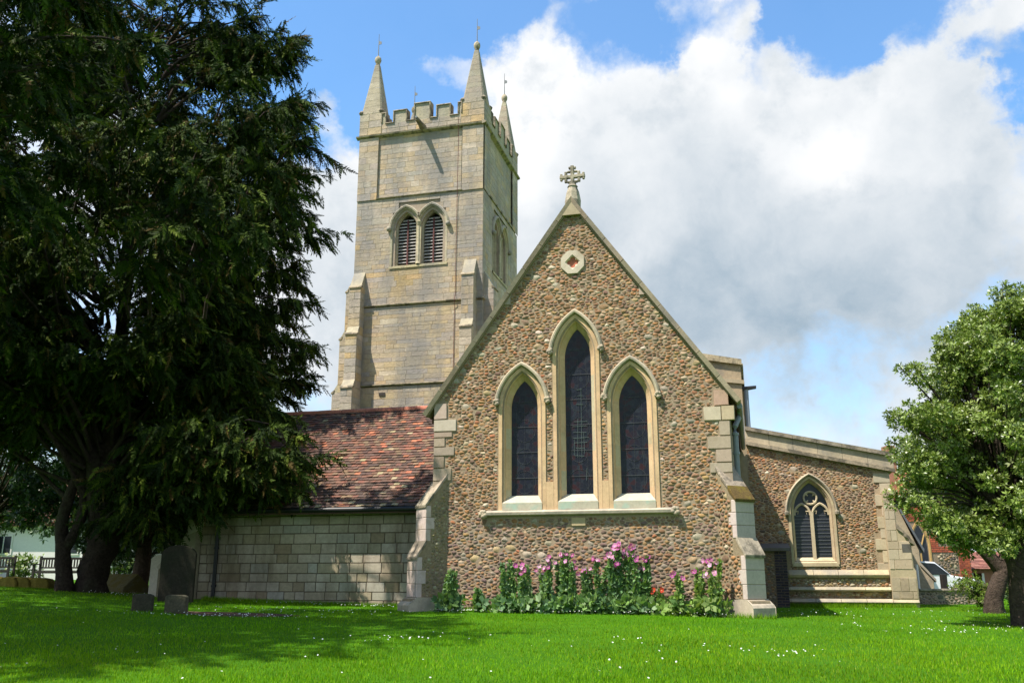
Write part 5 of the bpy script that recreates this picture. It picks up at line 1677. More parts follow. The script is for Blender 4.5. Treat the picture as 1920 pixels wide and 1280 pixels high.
for (x, y, Y) in edge:
    while y < 760 and Y < 34 and shades_roof(at(x, y, Y)): Y += 0.7
    while y >= 760 and Y < 27.5 and shades_gable(at(x - 32, y, Y)): Y += 0.5
    e = loc(at(x - 32, y, Y))
    r = math.hypot(e[0], e[1])
    s = (0.15 * e[0] + G.uniform(-.2, .2), 0.15 * e[1] + G.uniform(-.2, .2), max(1.6, e[2] - G.uniform(0.28, 0.55) * r))
    boughs.append((s, e))
# the body of the crown
for i in range(330):
    z = G.uniform(5.3, 19.5) if i < 250 else G.uniform(5.2, 9.5)
    az = G.uniform(0, 2 * math.pi)
    r = (6.4 if z < 14 else 6.4 - (z - 14) * 0.55) * G.uniform(0.5, 1.0)
    if z < 5: r *= 0.95
    e = np.array([r * math.cos(az), r * math.sin(az), z])
    if z > 5.5 and e[1] < 0 and e[0] > 0: e[1] *= 0.5
    wp = e + np.array([TX, TY, tz])
    # keep the right-hand edge where the photograph has it
    dep = wp[1] * math.cos(PITCH) + (wp[2] - EYE) * math.sin(PITCH)
    xpix = 960 + 1700 * wp[0] / dep
    lim = 548 if z > 5.0 else 440
    if xpix > lim: e[0] -= (xpix - lim) * dep / 1700
    for _ in range(6):
        if shades_roof(e + np.array([TX, TY, tz])) or shades_gable(e + np.array([TX, TY, tz])): e[0] -= 0.5; e[1] += 0.35
    s = (0.12 * e[0], 0.12 * e[1], max(1.7, z - r * G.uniform(0.3, 0.6)))
    boughs.append((s, e))
# pale upright leader that catches the sun, and other lit shoots on the near side
for (x, y, Y, z0) in ((232, 185, 18.6, 1.4), (250, 260, 18.3, 0.5), (130, 300, 18.1, 0.4), (360, 340, 18.2, 0.5), (480, 260, 19.2, 0.6), (420, 190, 19.4, 0.6), (460, 230, 18.9, 0.5), (520, 200, 20.0, 0.4), (330, 420, 18.1, 0.4), (270, 430, 18.1, 0.3), (500, 320, 19.4, 0.5), (440, 300, 18.7, 0.5), (390, 250, 19.2, 0.5), (180, 350, 18.6, 0.4), (300, 300, 18.4, 0.5), (420, 400, 18.8, 0.4), (540, 280, 19.6, 0.5), (520, 380, 19.4, 0.4), (200, 240, 18.2, 0.6), (340, 240, 18.8, 0.5), (440, 150, 19.6, 0.6), (480, 440, 19.2, 0.4), (100, 400, 18.4, 0.4)):
    while Y < 24 and (shades_gable(at(x, y, Y)) or shades_roof(at(x, y, Y))): Y += 0.6
    e = loc(at(x, y, Y)); s = e * np.array([0.72, 0.72, 1.0]) - np.array([0, 0, 1.0 + z0])
    boughs.append((s, e))
crown, n = bough_tree(yew, boughs, G, yt, YEWC, [4, 7, 6, 2.5, 1.2], spray=(0.32, 0.54), twigs=19, per=12, twig=(0.7, 1.7), droop=1.35)
TRIS += n


def trunk(root, stems, mat='bark', name='trunk', n=10, tint=(0.13, 0.085, 0.06), gn=0.0, seedk=1):
    m = MB(tint); rr = random.Random(seedk)
    for pts, rad in stems:
        # smooth path
        P = [Vector(p) for p in pts]
        out, ro = [], []
        for i in range(len(P) - 1):
            for k in range(4):
                t = k / 4
                p0, p1, p2, p3 = P[max(i - 1, 0)], P[i], P[i + 1], P[min(i + 2, len(P) - 1)]
                q = 0.5 * ((2 * p1) + (p2 - p0) * t + (2 * p0 - 5 * p1 + 4 * p2 - p3) * t * t + (3 * p1 - p0 - 3 * p2 + p3) * t ** 3)
                out.append(q); ro.append(rad[i] + (rad[i + 1] - rad[i]) * t)
        out.append(P[-1]); ro.append(rad[-1])
        o = len(m.v)
        m.tube(out, ro, n)
        if gn:
            for i in range(o, len(m.v)):
                v = Vector(m.v[i]); ring = (i - o) // n; c = out[min(ring, len(out) - 1)]
                a = 2 * math.pi * ((i - o) % n) / n
                f = 1 + gn * (math.sin(3 * a + ring * 0.5) * 0.6 + math.sin(5 * a - ring * 0.8) * 0.5 + rr.uniform(-.25, .25))
                m.v[i] = tuple(c + (v - c) * f)
    return m.build(name, mat, root, smooth=True)


trunk(yew, [([(0.05, 0, -0.25), (0.02, 0, 0.35), (0.16, -0.05, 0.95), (0.26, 0, 1.5), (0.12, 0.05, 2.2), (0.02, 0.1, 3.4), (0.1, 0.1, 6), (0, 0, 13)], [0.50, 0.40, 0.38, 0.43, 0.32, 0.26, 0.22, 0.07]),
            ([(0.2, 0, 1.6), (0.6, 0.1, 2.6), (1.2, 0.1, 3.7), (2.1, 0.2, 5.2)], [0.3, 0.22, 0.17, 0.1]),
            ([(0.1, 0, 1.7), (-0.1, -0.2, 2.8), (-0.3, -0.3, 4.6)], [0.3, 0.2, 0.12])], gn=0.16, n=14, tint=(0.045, 0.031, 0.024))
trunk(yew, [([(-0.55, -0.3, -0.25), (-0.62, -0.3, 0.5), (-0.72, -0.3, 1.15), (-0.88, -0.25, 1.85), (-0.78, -0.2, 2.6), (-0.66, -0.1, 3.5), (-0.9, 0.0, 5.0)], [0.30, 0.22, 0.20, 0.17, 0.15, 0.14, 0.09]),
            ([(-0.70, -0.3, 1.15), (-0.42, -0.3, 1.7), (-0.34, -0.2, 2.4), (-0.5, -0.1, 3.2), (-0.4, 0.0, 4.6)], [0.17, 0.14, 0.13, 0.12, 0.08])], gn=0.08, seedk=3, tint=(0.045, 0.031, 0.024))

# -- nearer yew at the left, its crown hanging into the top corner and shading the lawn
NX, NYY = -11.2, 12.5
nz = float(gz(NX, NYY))
yew2 = thing('yew_tree', 'nearer dark yew whose boughs hang into the top left corner', 'tree', (NX, NYY, nz))
G = np.random.default_rng(8)
bo = []
for i in range(150):
    z = G.uniform(6.4, 17.0)
    az = G.uniform(0, 2 * math.pi)
    r = 5.0 * math.sqrt(max(0.05, 1 - ((z - 11.2) / 7.0) ** 2)) * G.uniform(0.55, 1.0)
    e = np.array([r * math.cos(az), r * math.sin(az), z])
    s = (0.1 * e[0], 0.1 * e[1], max(2.0, z - r * G.uniform(0.3, 0.7)))
    bo.append((s, e))
crown2, n = bough_tree(yew2, bo, G, yt, YEWC, [5, 7, 5, 1.5, 1.0], spray=(0.32, 0.54), twigs=13, per=11, twig=(0.7, 1.6), droop=1.3)
TRIS += n
trunk(yew2, [([(0, 0, -0.2), (0.05, 0, 1.2), (-0.1, 0.1, 3), (0, 0, 7), (0, 0, 15)], [0.5, 0.38, 0.32, 0.22, 0.06])], gn=0.12)

# -- third yew, mostly beyond the left edge; its shade lies over the near lawn
EX, EY = -15.4, 16.9
ez = float(gz(EX, EY))
yew3 = thing('yew_tree', 'yew at the far left edge, only fringes of its boughs in view', 'tree', (EX, EY, ez))
G = np.random.default_rng(9)
bo = []
for i in range(95):
    z = G.uniform(4.6, 13.0)
    az = G.uniform(0, 2 * math.pi)
    r = 4.3 * math.sqrt(max(0.05, 1 - ((z - 8.6) / 5.2) ** 2)) * G.uniform(0.55, 1.0)
    e = np.array([r * math.cos(az), r * math.sin(az), z])
    bo.append(((0.1 * e[0], 0.1 * e[1], max(2.0, z - r * G.uniform(0.3, 0.7))), e))
crown3, n = bough_tree(yew3, bo, G, yt, YEWC, [5, 7, 5, 1.5, 1.0], spray=(0.34, 0.56), twigs=11, per=10, twig=(0.7, 1.6), droop=1.3)
TRIS += n
trunk(yew3, [([(0, 0, -0.2), (0.05, 0, 1.2), (-0.1, 0.1, 3), (0, 0, 6), (0, 0, 12)], [0.5, 0.38, 0.32, 0.22, 0.06])], gn=0.12, tint=(0.045, 0.031, 0.024))

# -- evergreen at the right, pale glossy leaves
HX, HY = 9.9, 18.4
hz = float(gz(HX, HY))
holly = thing('evergreen_tree', 'rounded glossy green evergreen with forked leaning trunk right of the aisle', 'tree', (HX, HY, hz))
G = np.random.default_rng(21)
lt_ = [leaf_cluster(7, 0.42, 1.0, q) for q in range(4)]
LC = [(0.135, 0.19, 0.032), (0.17, 0.235, 0.045), (0.095, 0.145, 0.028), (0.22, 0.28, 0.065), (0.28, 0.32, 0.14)]


def clump_tree(root, clumps, G, temps, cols, wts, dens, size, name='crown', mat='leaves', start=(0, 0, 2.0), up=0.5):
    """clumps: (centre, radius) leafy masses at the ends of branches"""
    PP, AA = [], []
    lm = MB((0.06, 0.045, 0.034))
    for (c, r) in clumps:
        c = np.array(c, float)
        n = int(dens * r * r)
        d = unit(G.normal(size=(n, 3)))
        rad = r * G.random(n) ** 0.42
        q = d * rad[:, None] * np.array([1, 1, 0.72])
        PP.append(c + q)
        AA.append(unit(d + np.array([0, 0, up]) + G.normal(size=(n, 3)) * 0.5))
        s = np.array(start)
        mid = (s + c) / 2 + np.array([0, 0, 0.12 * np.linalg.norm(c - s)])
        lm.tube([tuple(s), tuple(mid), tuple(c), tuple(c + unit(c - s) * r * 0.6)], [0.035, 0.022, 0.012, 0.004], 5, cap=False)
    P = np.concatenate(PP); A = np.concatenate(AA)
    V, F, T = scatter(P, A, G.uniform(*size, len(P)), temps, pick(G, len(P), cols, wts, 0.18), G)
    o = link(name, tri_mesh(name, V, F, T), mat, root)
    lm.build('limbs', 'bark', root, smooth=True)
    return len(F)


cl = []
for (x, y, Y, r) in ((1880, 548, 18.4, 0.30), (1905, 560, 18.4, 0.4), (1815, 610, 18.5, 0.22), (1835, 625, 18.4, 0.35), (1765, 640, 18.6, 0.20), (1778, 660, 18.5, 0.34), (1715, 690, 18.5, 0.20), (1730, 705, 18.4, 0.38), (1690, 690, 18.6, 0.14), (1670, 775, 18.4, 0.16), (1690, 790, 18.3, 0.28), (1705, 850, 18.2, 0.42), (1675, 830, 18.4, 0.15), (1690, 925, 18.2, 0.33), (1675, 940, 18.3, 0.2), (1730, 950, 18.0, 0.42), (1780, 985, 17.8, 0.40), (1830, 1000, 17.9, 0.42), (1810, 1025, 18.2, 0.28), (1875, 1020, 17.6, 0.36), (1720, 780, 18.0, 0.45)):
    cl.append((at(x, y, Y) - np.array([HX, HY, hz]), r))
for i in range(230):
    z = G.uniform(1.45, 6.4)
    R_ = 2.55 if z < 3.6 else 2.55 - (z - 3.6) * 0.60
    if z < 2.5: R_ *= 0.80
    az = G.uniform(0, 2 * math.pi)
    r = R_ * math.sqrt(G.uniform(0.12, 1.0))
    cl.append((np.array([0.72 + r * math.cos(az), r * math.sin(az), z + 0.25 * r / R_ * (z < 3.0)]), G.uniform(0.30, 0.56)))
TRIS += clump_tree(holly, cl, G, lt_, LC, [6, 6, 4, 3, 0.9], 760, (0.065, 0.115))
b0 = at(1914, 1157, HY) - np.array([HX, HY, hz])
trunk(holly, [([(b0[0], 0, -0.15), (b0[0] + 0.02, 0, 0.6), (b0[0] + 0.02, 0, 1.2), (b0[0] - 0.25, 0.05, 2.0), (b0[0] - 0.4, 0, 3.2), (b0[0] - 0.3, 0, 5.0)], [0.21, 0.17, 0.155, 0.13, 0.11, 0.05]),
              ([(b0[0] + 0.05, 0, 1.1), (b0[0] + 0.35, 0.0, 2.0), (b0[0] + 0.6, 0.1, 3.4)], [0.18, 0.15, 0.08])], gn=0.07, seedk=5, tint=(0.075, 0.055, 0.042))
# leaning neighbour trunk behind it
LX, LY = at(1862, 1130, 23.0)[0], 23.0
lz = float(gz(LX, LY))
lean = thing('evergreen_tree', 'leaning forked tree behind the rounded evergreen, bare trunk showing', 'tree', (LX, LY, lz))
trunk(lean, [([(0, 0, -0.15), (0.05, 0, 0.4), (0.35, 0, 1.0), (0.45, 0, 1.3)], [0.28, 0.21, 0.17, 0.15]), ([(0.33, 0, 0.98), (-0.1, 0.05, 1.55), (-0.7, 0.1, 2.0), (-1.0, 0.1, 2.7), (-1.1, 0.2, 4)], [0.17, 0.15, 0.13, 0.11, 0.06]), ([(0.42, 0, 1.2), (0.9, 0, 2.2), (1.3, 0, 3.6)], [0.18, 0.15, 0.08])], gn=0.1, seedk=6, tint=(0.07, 0.05, 0.038))
G = np.random.default_rng(23)
cl = [((G.uniform(-0.9, 2.6), G.uniform(-1.5, 1.8), G.uniform(2.3, 4.8)), G.uniform(0.4, 0.7)) for _ in range(46)]
TRIS += clump_tree(lean, cl, G, lt_, LC, [6, 6, 5, 2, 0.4], 190, (0.10, 0.15), start=(0.2, 0, 1.6))


# -- shrubs and trees beyond, left
def bush(x, y, Y, rx, rz, label, cols, wts, dens=260, size=(0.08, 0.14), cat='bush', name='bush', n=14, group=None, flowers=None, mat='soft_leaves', seedk=1):
    p = at(x, y, Y)
    z = float(gz(p[0], Y))
    t = thing(name, label, cat, (p[0], Y, z), 0, group)
    G = np.random.default_rng(seedk)
    cl = []
    for i in range(n):
        a = G.uniform(0, 2 * math.pi); r = rx * math.sqrt(G.uniform(0, 1)) * 0.8
        cl.append(((r * math.cos(a), r * math.sin(a) * 0.7, G.uniform(0.15, 0.85) * rz), rx * G.uniform(0.22, 0.42)))
    global TRIS
    TRIS += clump_tree(t, cl, G, lt_, cols, wts, dens / max(rx, 0.6), size, 'foliage', mat, (0, 0, 0.1))
    if flowers:
        m = MB(flowers)
        for i in range(60):
            a = G.uniform(math.pi, 2 * math.pi); r = rx * G.uniform(0.5, 1.0)
            c = (r * math.cos(a), r * math.sin(a) * 0.7, G.uniform(0.3, 1.0) * rz); q = 0.05
            m.add([(c[0] - q, c[1], c[2] - q), (c[0] + q, c[1] - .02, c[2] - q * 0.6), (c[0] + q * 0.7, c[1], c[2] + q), (c[0] - q * .8, c[1] - .03, c[2] + q * .8)], [(0, 1, 2, 3)])
        m.build('blossom', 'petals', t, kind='stuff')
    return t


DARKL = [(0.020, 0.045, 0.015), (0.032, 0.065, 0.02), (0.05, 0.09, 0.03), (0.10, 0.15, 0.07)]
BRIGHT = [(0.10, 0.17, 0.03), (0.13, 0.20, 0.04), (0.07, 0.13, 0.03), (0.16, 0.20, 0.06)]


def back_tree(x, y, Y, h_, r, label, seedk, cols=DARKL, wts=(4, 5, 4, 1.5), low=1.4, name='holly_tree', n=60, dens=120, size=(0.13, 0.21), trunk_r=0.18):
    p = at(x, y, Y); z = float(gz(p[0], Y))
    t = thing(name, label, 'tree', (p[0], Y, z))
    G = np.random.default_rng(seedk)
    cl = []
    for i in range(n):
        zz_ = G.uniform(low, h_); a = G.uniform(0, 2 * math.pi)
        rr = r * math.sqrt(max(0.15, 1 - ((zz_ - (low + h_) / 2) / (0.62 * (h_ - low))) ** 2)) * math.sqrt(G.uniform(0.1, 1))
        cl.append(((rr * math.cos(a), rr * math.sin(a), zz_), G.uniform(0.5, 0.9)))
    global TRIS
    TRIS += clump_tree(t, cl, G, lt_, cols, wts, dens, size, start=(0, 0, low))
    trunk(t, [([(0, 0, -.2), (0.05, 0, low * 0.6), (0, 0, low + 1), (0, 0, h_ * 0.8)], [trunk_r * 1.3, trunk_r, trunk_r * 0.8, 0.04])], gn=0.08)
    return t


back_tree(160, 1060, 33, 5.6, 3.8, 'sunlit glossy holly behind the yew trunks', 31, cols=[(0.05, 0.11, 0.04), (0.08, 0.15, 0.06), (0.13, 0.20, 0.11), (0.2, 0.26, 0.18)], low=1.9)
back_tree(-40, 1060, 30, 7.5, 3.4, 'dark dense evergreen at the left edge above the bench', 32, wts=(7, 5, 1, 0.2), low=1.9)
back_tree(262, 1075, 29, 5.8, 2.6, 'dark spreading evergreen behind the pale gravestone', 33, wts=(6, 5, 2, 0.6), low=1.5, trunk_r=0.24)
back_tree(345, 1060, 33, 8.0, 3.0, 'dark tall evergreen beyond the end of the vestry', 34, wts=(6, 5, 2, 0.4), low=1.0)
bush(36, 1085, 38.5, 0.95, 1.1, 'white-flowered bush between the two benches', BRIGHT, (4, 4, 3, 1), 200, (0.10, 0.17), flowers=(0.75, 0.75, 0.68), seedk=41)
bush(215, 1080, 38, 1.0, 1.3, 'yellow-green bush right of the yew trunk', BRIGHT, (4, 5, 2, 2), 200, (0.10, 0.16), seedk=42)
bush(1852, 1115, 27.5, 0.95, 0.95, 'yellow-green shrub behind the leaning tree', [(0.10, 0.17, 0.02), (0.14, 0.20, 0.03), (0.13, 0.12, 0.04)], (5, 4, 2), 330, (0.07, 0.12), seedk=43)
bush(1905, 1128, 26.5, 0.9, 0.8, 'dark green shrub right of the leaning trunk', DARKL, (4, 5, 3, 0.3), 300, (0.08, 0.12), seedk=44)

# -- flowers along the east wall
FL_PINK = [(0.62, 0.28, 0.52), (0.50, 0.13, 0.36), (0.68, 0.40, 0.60), (0.42, 0.09, 0.30)]
ft = [leaf_cluster(5, 0.62, 0.8, 50 + q) for q in range(3)]


def tall_flower(x, height, width, stems, nfl, label, seedk, cols, wts, big=0.0, off=-0.45, red=False):
    p = W(x, off)
    z = float(gz(p[0], p[1]))
    t = thing('flowering_plant', label, 'plant', (p[0], p[1], z), -YAW, 'tall flowering plants along the east wall')
    G = np.random.default_rng(seedk)
    st_ = MB((0.10, 0.17, 0.05)); PP, AA, LL = [], [], []
    tops = []
    for k in range(stems):
        bx = G.uniform(-0.5, 0.5) * width; by = G.uniform(-0.16, 0.16)
        hh = height * G.uniform(0.72, 1.0)
        tx, ty = bx * 1.15 + G.normal() * 0.05, by + G.normal() * 0.05
        st_.tube([(bx * 0.7, by * 0.7, 0), (bx, by, hh * 0.5), (tx, ty, hh)], [0.012, 0.009, 0.005], 5)
        n = int(62 * hh / 1.1)
        u = G.random(n) ** 0.9
        P = np.stack([bx * 0.7 + (tx - bx * 0.7) * u, by * 0.7 + (ty - by * 0.7) * u, hh * u], -1)
        a = G.uniform(0, 2 * math.pi, n)
        A = np.stack([np.cos(a), np.sin(a), G.uniform(-0.2, 0.9, n)], -1)
        PP.append(P); AA.append(A); LL.append(G.uniform(0.10, 0.19, n) * (1.15 - 0.65 * u))
        tops.append((tx, ty, hh))
    nb = int(34 * width / 0.4 * (1 + big))
    P = np.stack([G.uniform(-0.6, 0.6, nb) * width, G.uniform(-0.25, 0.15, nb), G.uniform(0.04, 0.30, nb)], -1)
    A = np.stack([G.normal(size=nb), G.normal(size=nb) - 0.4, G.uniform(0, 1, nb)], -1)
    PP.append(P); AA.append(A); LL.append(G.uniform(0.14, 0.24, nb))
    P, A, L = np.concatenate(PP), np.concatenate(AA), np.concatenate(LL)
    V, F, T = scatter(P, A, L, ft, pick(G, len(P), cols, wts, 0.2), G)
    link('leaves', tri_mesh('leaves', V, F, T), 'soft_leaves', t, kind='stuff')
    st_.build('stem', 'soft_leaves', t)
    for i in range(int(nfl * 1.5)):
        tp = tops[int(G.integers(0, len(tops)))]
        c = np.array([tp[0] + G.normal() * 0.06, tp[1] - 0.04 + G.normal() * 0.04, tp[2] + G.uniform(-0.10, 0.05)])
        n_ = unit(np.array([G.normal() * 0.5, -1.0, G.uniform(-0.1, 0.7)]))
        s_ = unit(np.cross(n_, np.array([0, 0, 1.0]))); u_ = np.cross(s_, n_)
        r = G.uniform(0.044, 0.068)
        m = MB(); v = [c - n_ * 0.0]
        for q in range(10):
            a = 2 * math.pi * q / 10; rr = r * (1.0 if q % 2 == 0 else 0.78)
            v.append(c + s_ * rr * math.cos(a) + u_ * rr * math.sin(a) + n_ * 0.022)
        col = (0.55, 0.06, 0.03) if red else tuple(np.array(FL_PINK[int(G.integers(0, 4))]) * G.uniform(0.85, 1.15))
        m.add(v, [(0, 1 + q, 1 + (q + 1) % 10) for q in range(10)], col)
        v2 = [c + n_ * 0.012] + [c + s_ * 0.012 * math.cos(2 * math.pi * q / 6) + u_ * 0.012 * math.sin(2 * math.pi * q / 6) + n_ * 0.02 for q in range(6)]
        m.add(v2, [(0, 1 + q, 1 + (q + 1) % 6) for q in range(6)], (0.7, 0.62, 0.35))
        m.build('flower', 'petals', t)
    return t


GC = [(0.13, 0.23, 0.07), (0.10, 0.19, 0.08), (0.16, 0.27, 0.07), (0.22, 0.31, 0.16)]
GY = [(0.16, 0.26, 0.05), (0.20, 0.28, 0.08), (0.12, 0.22, 0.06), (0.27, 0.28, 0.11)]
for (x, hh, w_, ns, nf, off, lab, cols, big) in (
        (-2.92, 0.98, 0.42, 4, 0, -0.55, 'leafy plant without flowers nearest the left buttress', GC, 0.3),
        (-2.18, 0.68, 0.20, 2, 0, -0.50, 'smallest single leafy plant without flowers', GC, 0.2),
        (-1.58, 1.24, 0.40, 4, 1, -0.45, 'flowering plant with one pink bloom right of the smallest plant', GC, 0.2),
        (-1.16, 1.14, 0.40, 4, 4, -0.5, 'shorter leafy plant with four small pink blooms', GC, 0.2),
        (-0.62, 1.34, 0.34, 3, 8, -0.5, 'slender plant topped with a pale pink flower cluster', GC, 0.2),
        (-0.10, 1.44, 0.50, 5, 7, -0.5, 'broad-leaved plant with a pink cluster under the carved stone', GC, 1.0),
        (0.42, 1.30, 0.50, 5, 8, -0.55, 'broad-leaved plant with low pink flowers left of the tallest', GC, 1.4),
        (0.98, 1.52, 0.66, 10, 30, -0.5, 'tallest bushy plant crowned with many pink and magenta flowers', GC, 1.2),
        (1.46, 1.32, 0.42, 5, 8, -0.5, 'leafy plant with dark pink flowers beside the tallest', GC, 0.6),
        (2.24, 1.02, 0.24, 2, 2, -0.5, 'thin pale plant with lilac flowers right of the gap', GY, 0.3),
        (2.72, 1.18, 0.26, 2, 3, -0.5, 'thin upright plant with a purple flower', GY, 0.6),
        (3.10, 1.22, 0.34, 3, 6, -0.55, 'pale green plant with a pink cluster nearest the right buttress', GY, 0.4)):
    tall_flower(x, hh, w_, ns, nf, lab, 60 + int(x * 10), cols, (4, 4, 3, 1.2), big, off)
t = tall_flower(1.86, 0.62, 0.26, 2, 2, 'low plant with two red poppy flowers', 99, GY, (4, 4, 3, 1.2), 0.2, -0.42, True)

# -- grass blades: mown, longer at the foot of the walls
G = np.random.default_rng(77)


def blades(n, X, Y, hgt, wid, cols, wts, lean=0.5):
    z = gz(X, Y)
    h_ = G.uniform(*hgt, n); w_ = G.uniform(*wid, n)
    a = G.uniform(0, 2 * math.pi, n); dx, dy = np.cos(a), np.sin(a)
    b = G.uniform(0, 2 * math.pi, n); l = G.uniform(0, lean, n) * h_
    P = np.stack([X, Y, z - 0.008], -1)
    s = np.stack([dx * w_, dy * w_, 0 * w_], -1)
    top = P + np.stack([np.cos(b) * l, np.sin(b) * l, h_], -1)
    V = np.stack([P - s, P + s, top], 1).reshape(-1, 3)
    # patches of darker and yellower growth
    f = 0.5 + 0.5 * np.sin(X * 0.9 + 2 * np.sin(Y * 0.7)) * np.cos(Y * 1.1 + np.sin(X * 0.6))
    f2 = 0.5 + 0.5 * np.sin(X * 0.37 + 1.3 + 1.5 * np.sin(Y * 0.31)) * np.cos(Y * 0.43 + X * 0.21)
    T = pick(G, n, cols, wts, 0.22) * (0.82 + 0.34 * f)[:, None]
    T = T * (1 + (f2 - 0.5)[:, None] * np.array([0.30, 0.06, 0.0]))
    return V, T


GRC = [(0.108, 0.25, 0.004), (0.142, 0.30, 0.006), (0.18, 0.335, 0.010), (0.23, 0.31, 0.04)]
Vs, Ts = [], []
# density falls with distance; spread evenly over the picture's floor
n = 330000
q = G.random(n)
Y = 8.2 * np.exp(q * math.log(34 / 8.2)) if False else 8.0 + (34 - 8.0) * q ** 1.75
X = (G.random(n) * 2 - 1) * (0.62 * Y + 0.6)
# keep off the church
cxy = (X - OX) * U[0] + (Y - OY) * U[1]; cyy = (X - OX) * V[0] + (Y - OY) * V[1]
ok = ~(((abs(cxy) < 3.7) & (cyy > 0.02)) | ((cxy < -3.5) & (cxy > -11.4) & (cyy > 1.5)) | ((cxy > 3.5) & (cxy < 8.2) & (cyy > 7.8)))
soil = ((X - at(430, 1140, 19.3)[0]) / 1.25) ** 2 + ((Y - 19.5) / 0.55) ** 2 < 1
ok &= ~soil
X, Y = X[ok], Y[ok]
v, t = blades(len(X), X, Y, (0.025, 0.06), (0.0035, 0.0075), GRC, (5, 6, 4, 1))
Vs.append(v); Ts.append(t)
# tufts along walls
def edge_tufts(x0, x1, y, n, hgt):
    xs_ = G.uniform(x0, x1, n); ys_ = y - np.abs(G.normal(size=n)) * 0.09
    return OX + xs_ * U[0] + ys_ * V[0], OY + xs_ * U[1] + ys_ * V[1]
for (x0, x1, y, k) in ((-3.2, 3.2, -0.02, 5000), (-10.6, -4.2, 1.46, 6000), (4.2, 8.3, 7.6, 4000), (3.3, 4.3, -0.62, 500)):
    X, Y = edge_tufts(x0, x1, y, k, 0)
    v, t = blades(k, X, Y, (0.05, 0.16), (0.004, 0.008), GRC, (5, 5, 4, 2), 0.7)
    Vs.append(v); Ts.append(t)
V_ = np.concatenate(Vs); T_ = np.concatenate(Ts)
link('grass', tri_mesh('grass', V_, np.arange(len(V_)).reshape(-1, 3), T_), 'blades', kind='stuff')
TRIS += len(V_) // 3

# daisies
DX, DY = [], []
def dpatch(x, y, Y, sx, sy, n):
    p = at(x, y, Y)
    DX.append(p[0] + G.normal(size=n) * sx); DY.append(Y + G.normal(size=n) * sy)
for (x, Y, sx, sy, n) in ((1850, 16.6, 1.2, 0.5, 60), (1430, 12.4, 0.45, 0.25, 24), (760, 14.2, 0.8, 0.4, 22), (1200, 13.8, 0.9, 0.5, 12), (350, 18.2, 1.0, 0.15, 60), (480, 18.7, 0.8, 0.2, 60), (580, 20.6, 1.5, 0.5, 70), (1600, 22, 2.2, 1.0, 80), (1700, 18, 1.5, 1.0, 40), (240, 25, 0.6, 0.5, 60), (500, 13, 2, 2, 20), (900, 12, 3, 2, 22), (150, 12, 1, .8, 8)):
    dpatch(x, 1100, Y, sx, sy, n)
for (x0, x1, y, k) in ((-3.3, 0.6, -0.75, 170), (0.5, 3.4, -0.8, 60), (-5.4, -3.4, 0.6, 60), (-9.5, -5, 0.9, 50)):
    xs_ = G.uniform(x0, x1, k); ys_ = y + G.normal(size=k) * 0.12
    DX.append(OX + xs_ * U[0] + ys_ * V[0]); DY.append(OY + xs_ * U[1] + ys_ * V[1])
X, Y = np.concatenate(DX), np.concatenate(DY)
m = MB((0.72, 0.72, 0.70))
for x, y in zip(X, Y):
    z = float(gz(x, y)) + random.uniform(0.05, 0.085)
    r = random.uniform(0.008, 0.014)
    tx, ty = random.uniform(-.4, .4), random.uniform(-.8, .1)
    vs = [(x, y, z)] + [(x + r * math.cos(a), y + r * math.sin(a), z + 0.004 + r * (math.cos(a) * tx + math.sin(a) * -ty)) for a in [math.pi * k / 4 for k in range(8)]]
    m.add(vs, [(0, 1 + k, 1 + (k + 1) % 8) for k in range(8)])
m.build('daisies', 'petals', kind='stuff')

# bare earth
p = at(430, 1140, 19.3)
m = MB((0.11, 0.065, 0.042)); vs = []
for k in range(40):
    a = 2 * math.pi * k / 40; rr = 1 + 0.10 * math.sin(3 * a) + 0.07 * math.sin(7 * a + 1)
    x, y = p[0] + 1.3 * rr * math.cos(a), 19.5 + 0.55 * rr * math.sin(a); vs.append((x, y, float(gz(x, y)) + 0.012))
vs.append((p[0], 19.5, float(gz(p[0], 19.5)) + 0.05))
m.add(vs, [(k, (k + 1) % 40, 40) for k in range(40)])
m.build('bare_earth', 'soil', kind='structure')

# ================================================================== churchyard furniture
def place(x, y, Y):
    p = at(x, y, Y)
    return (p[0], Y, float(gz(p[0], Y)))


def headstone(x, Y, wd, ht, th, label, tint, top='round', rz=0.0, tilt=0.0, seedk=1):
    p = place(x, 1100, Y)
    m = MB(tint)
    if top == 'round':
        a = wd / 2
        poly = [(-a, -0.25), (a, -0.25), (a, ht * 0.84)] + [(a * 0.98 * math.cos(t), ht * 0.84 + ht * 0.16 * math.sin(t)) for t in [math.pi * k / 10 for k in range(1, 10)]] + [(-a, ht * 0.84)]
    elif top == 'shoulder':
        a = wd / 2
        poly = [(-a, -0.25), (a, -0.25), (a, ht * 0.90), (a * 0.9, ht * 0.93), (a * 0.6, ht * 0.985), (0, ht), (-a * 0.6, ht * 0.985), (-a * 0.9, ht * 0.93), (-a, ht * 0.90)]
    else:
        a = wd / 2
        poly = [(-a, -0.2), (a, -0.2), (a * 0.97, ht * 0.9), (a * 0.6, ht * 0.99), (-a * 0.7, ht), (-a * 0.98, ht * 0.92)]
    m.prism(poly, -th / 2, th / 2)
    o = m.build('headstone', 'dressed' if top == 'shoulder' else 'dark_stone', None, bevel=0.012)
    o.location = p; o.rotation_euler = (tilt, 0, rz)
    tag(o, label, 'gravestone', 'gravestones in the churchyard')
    return o


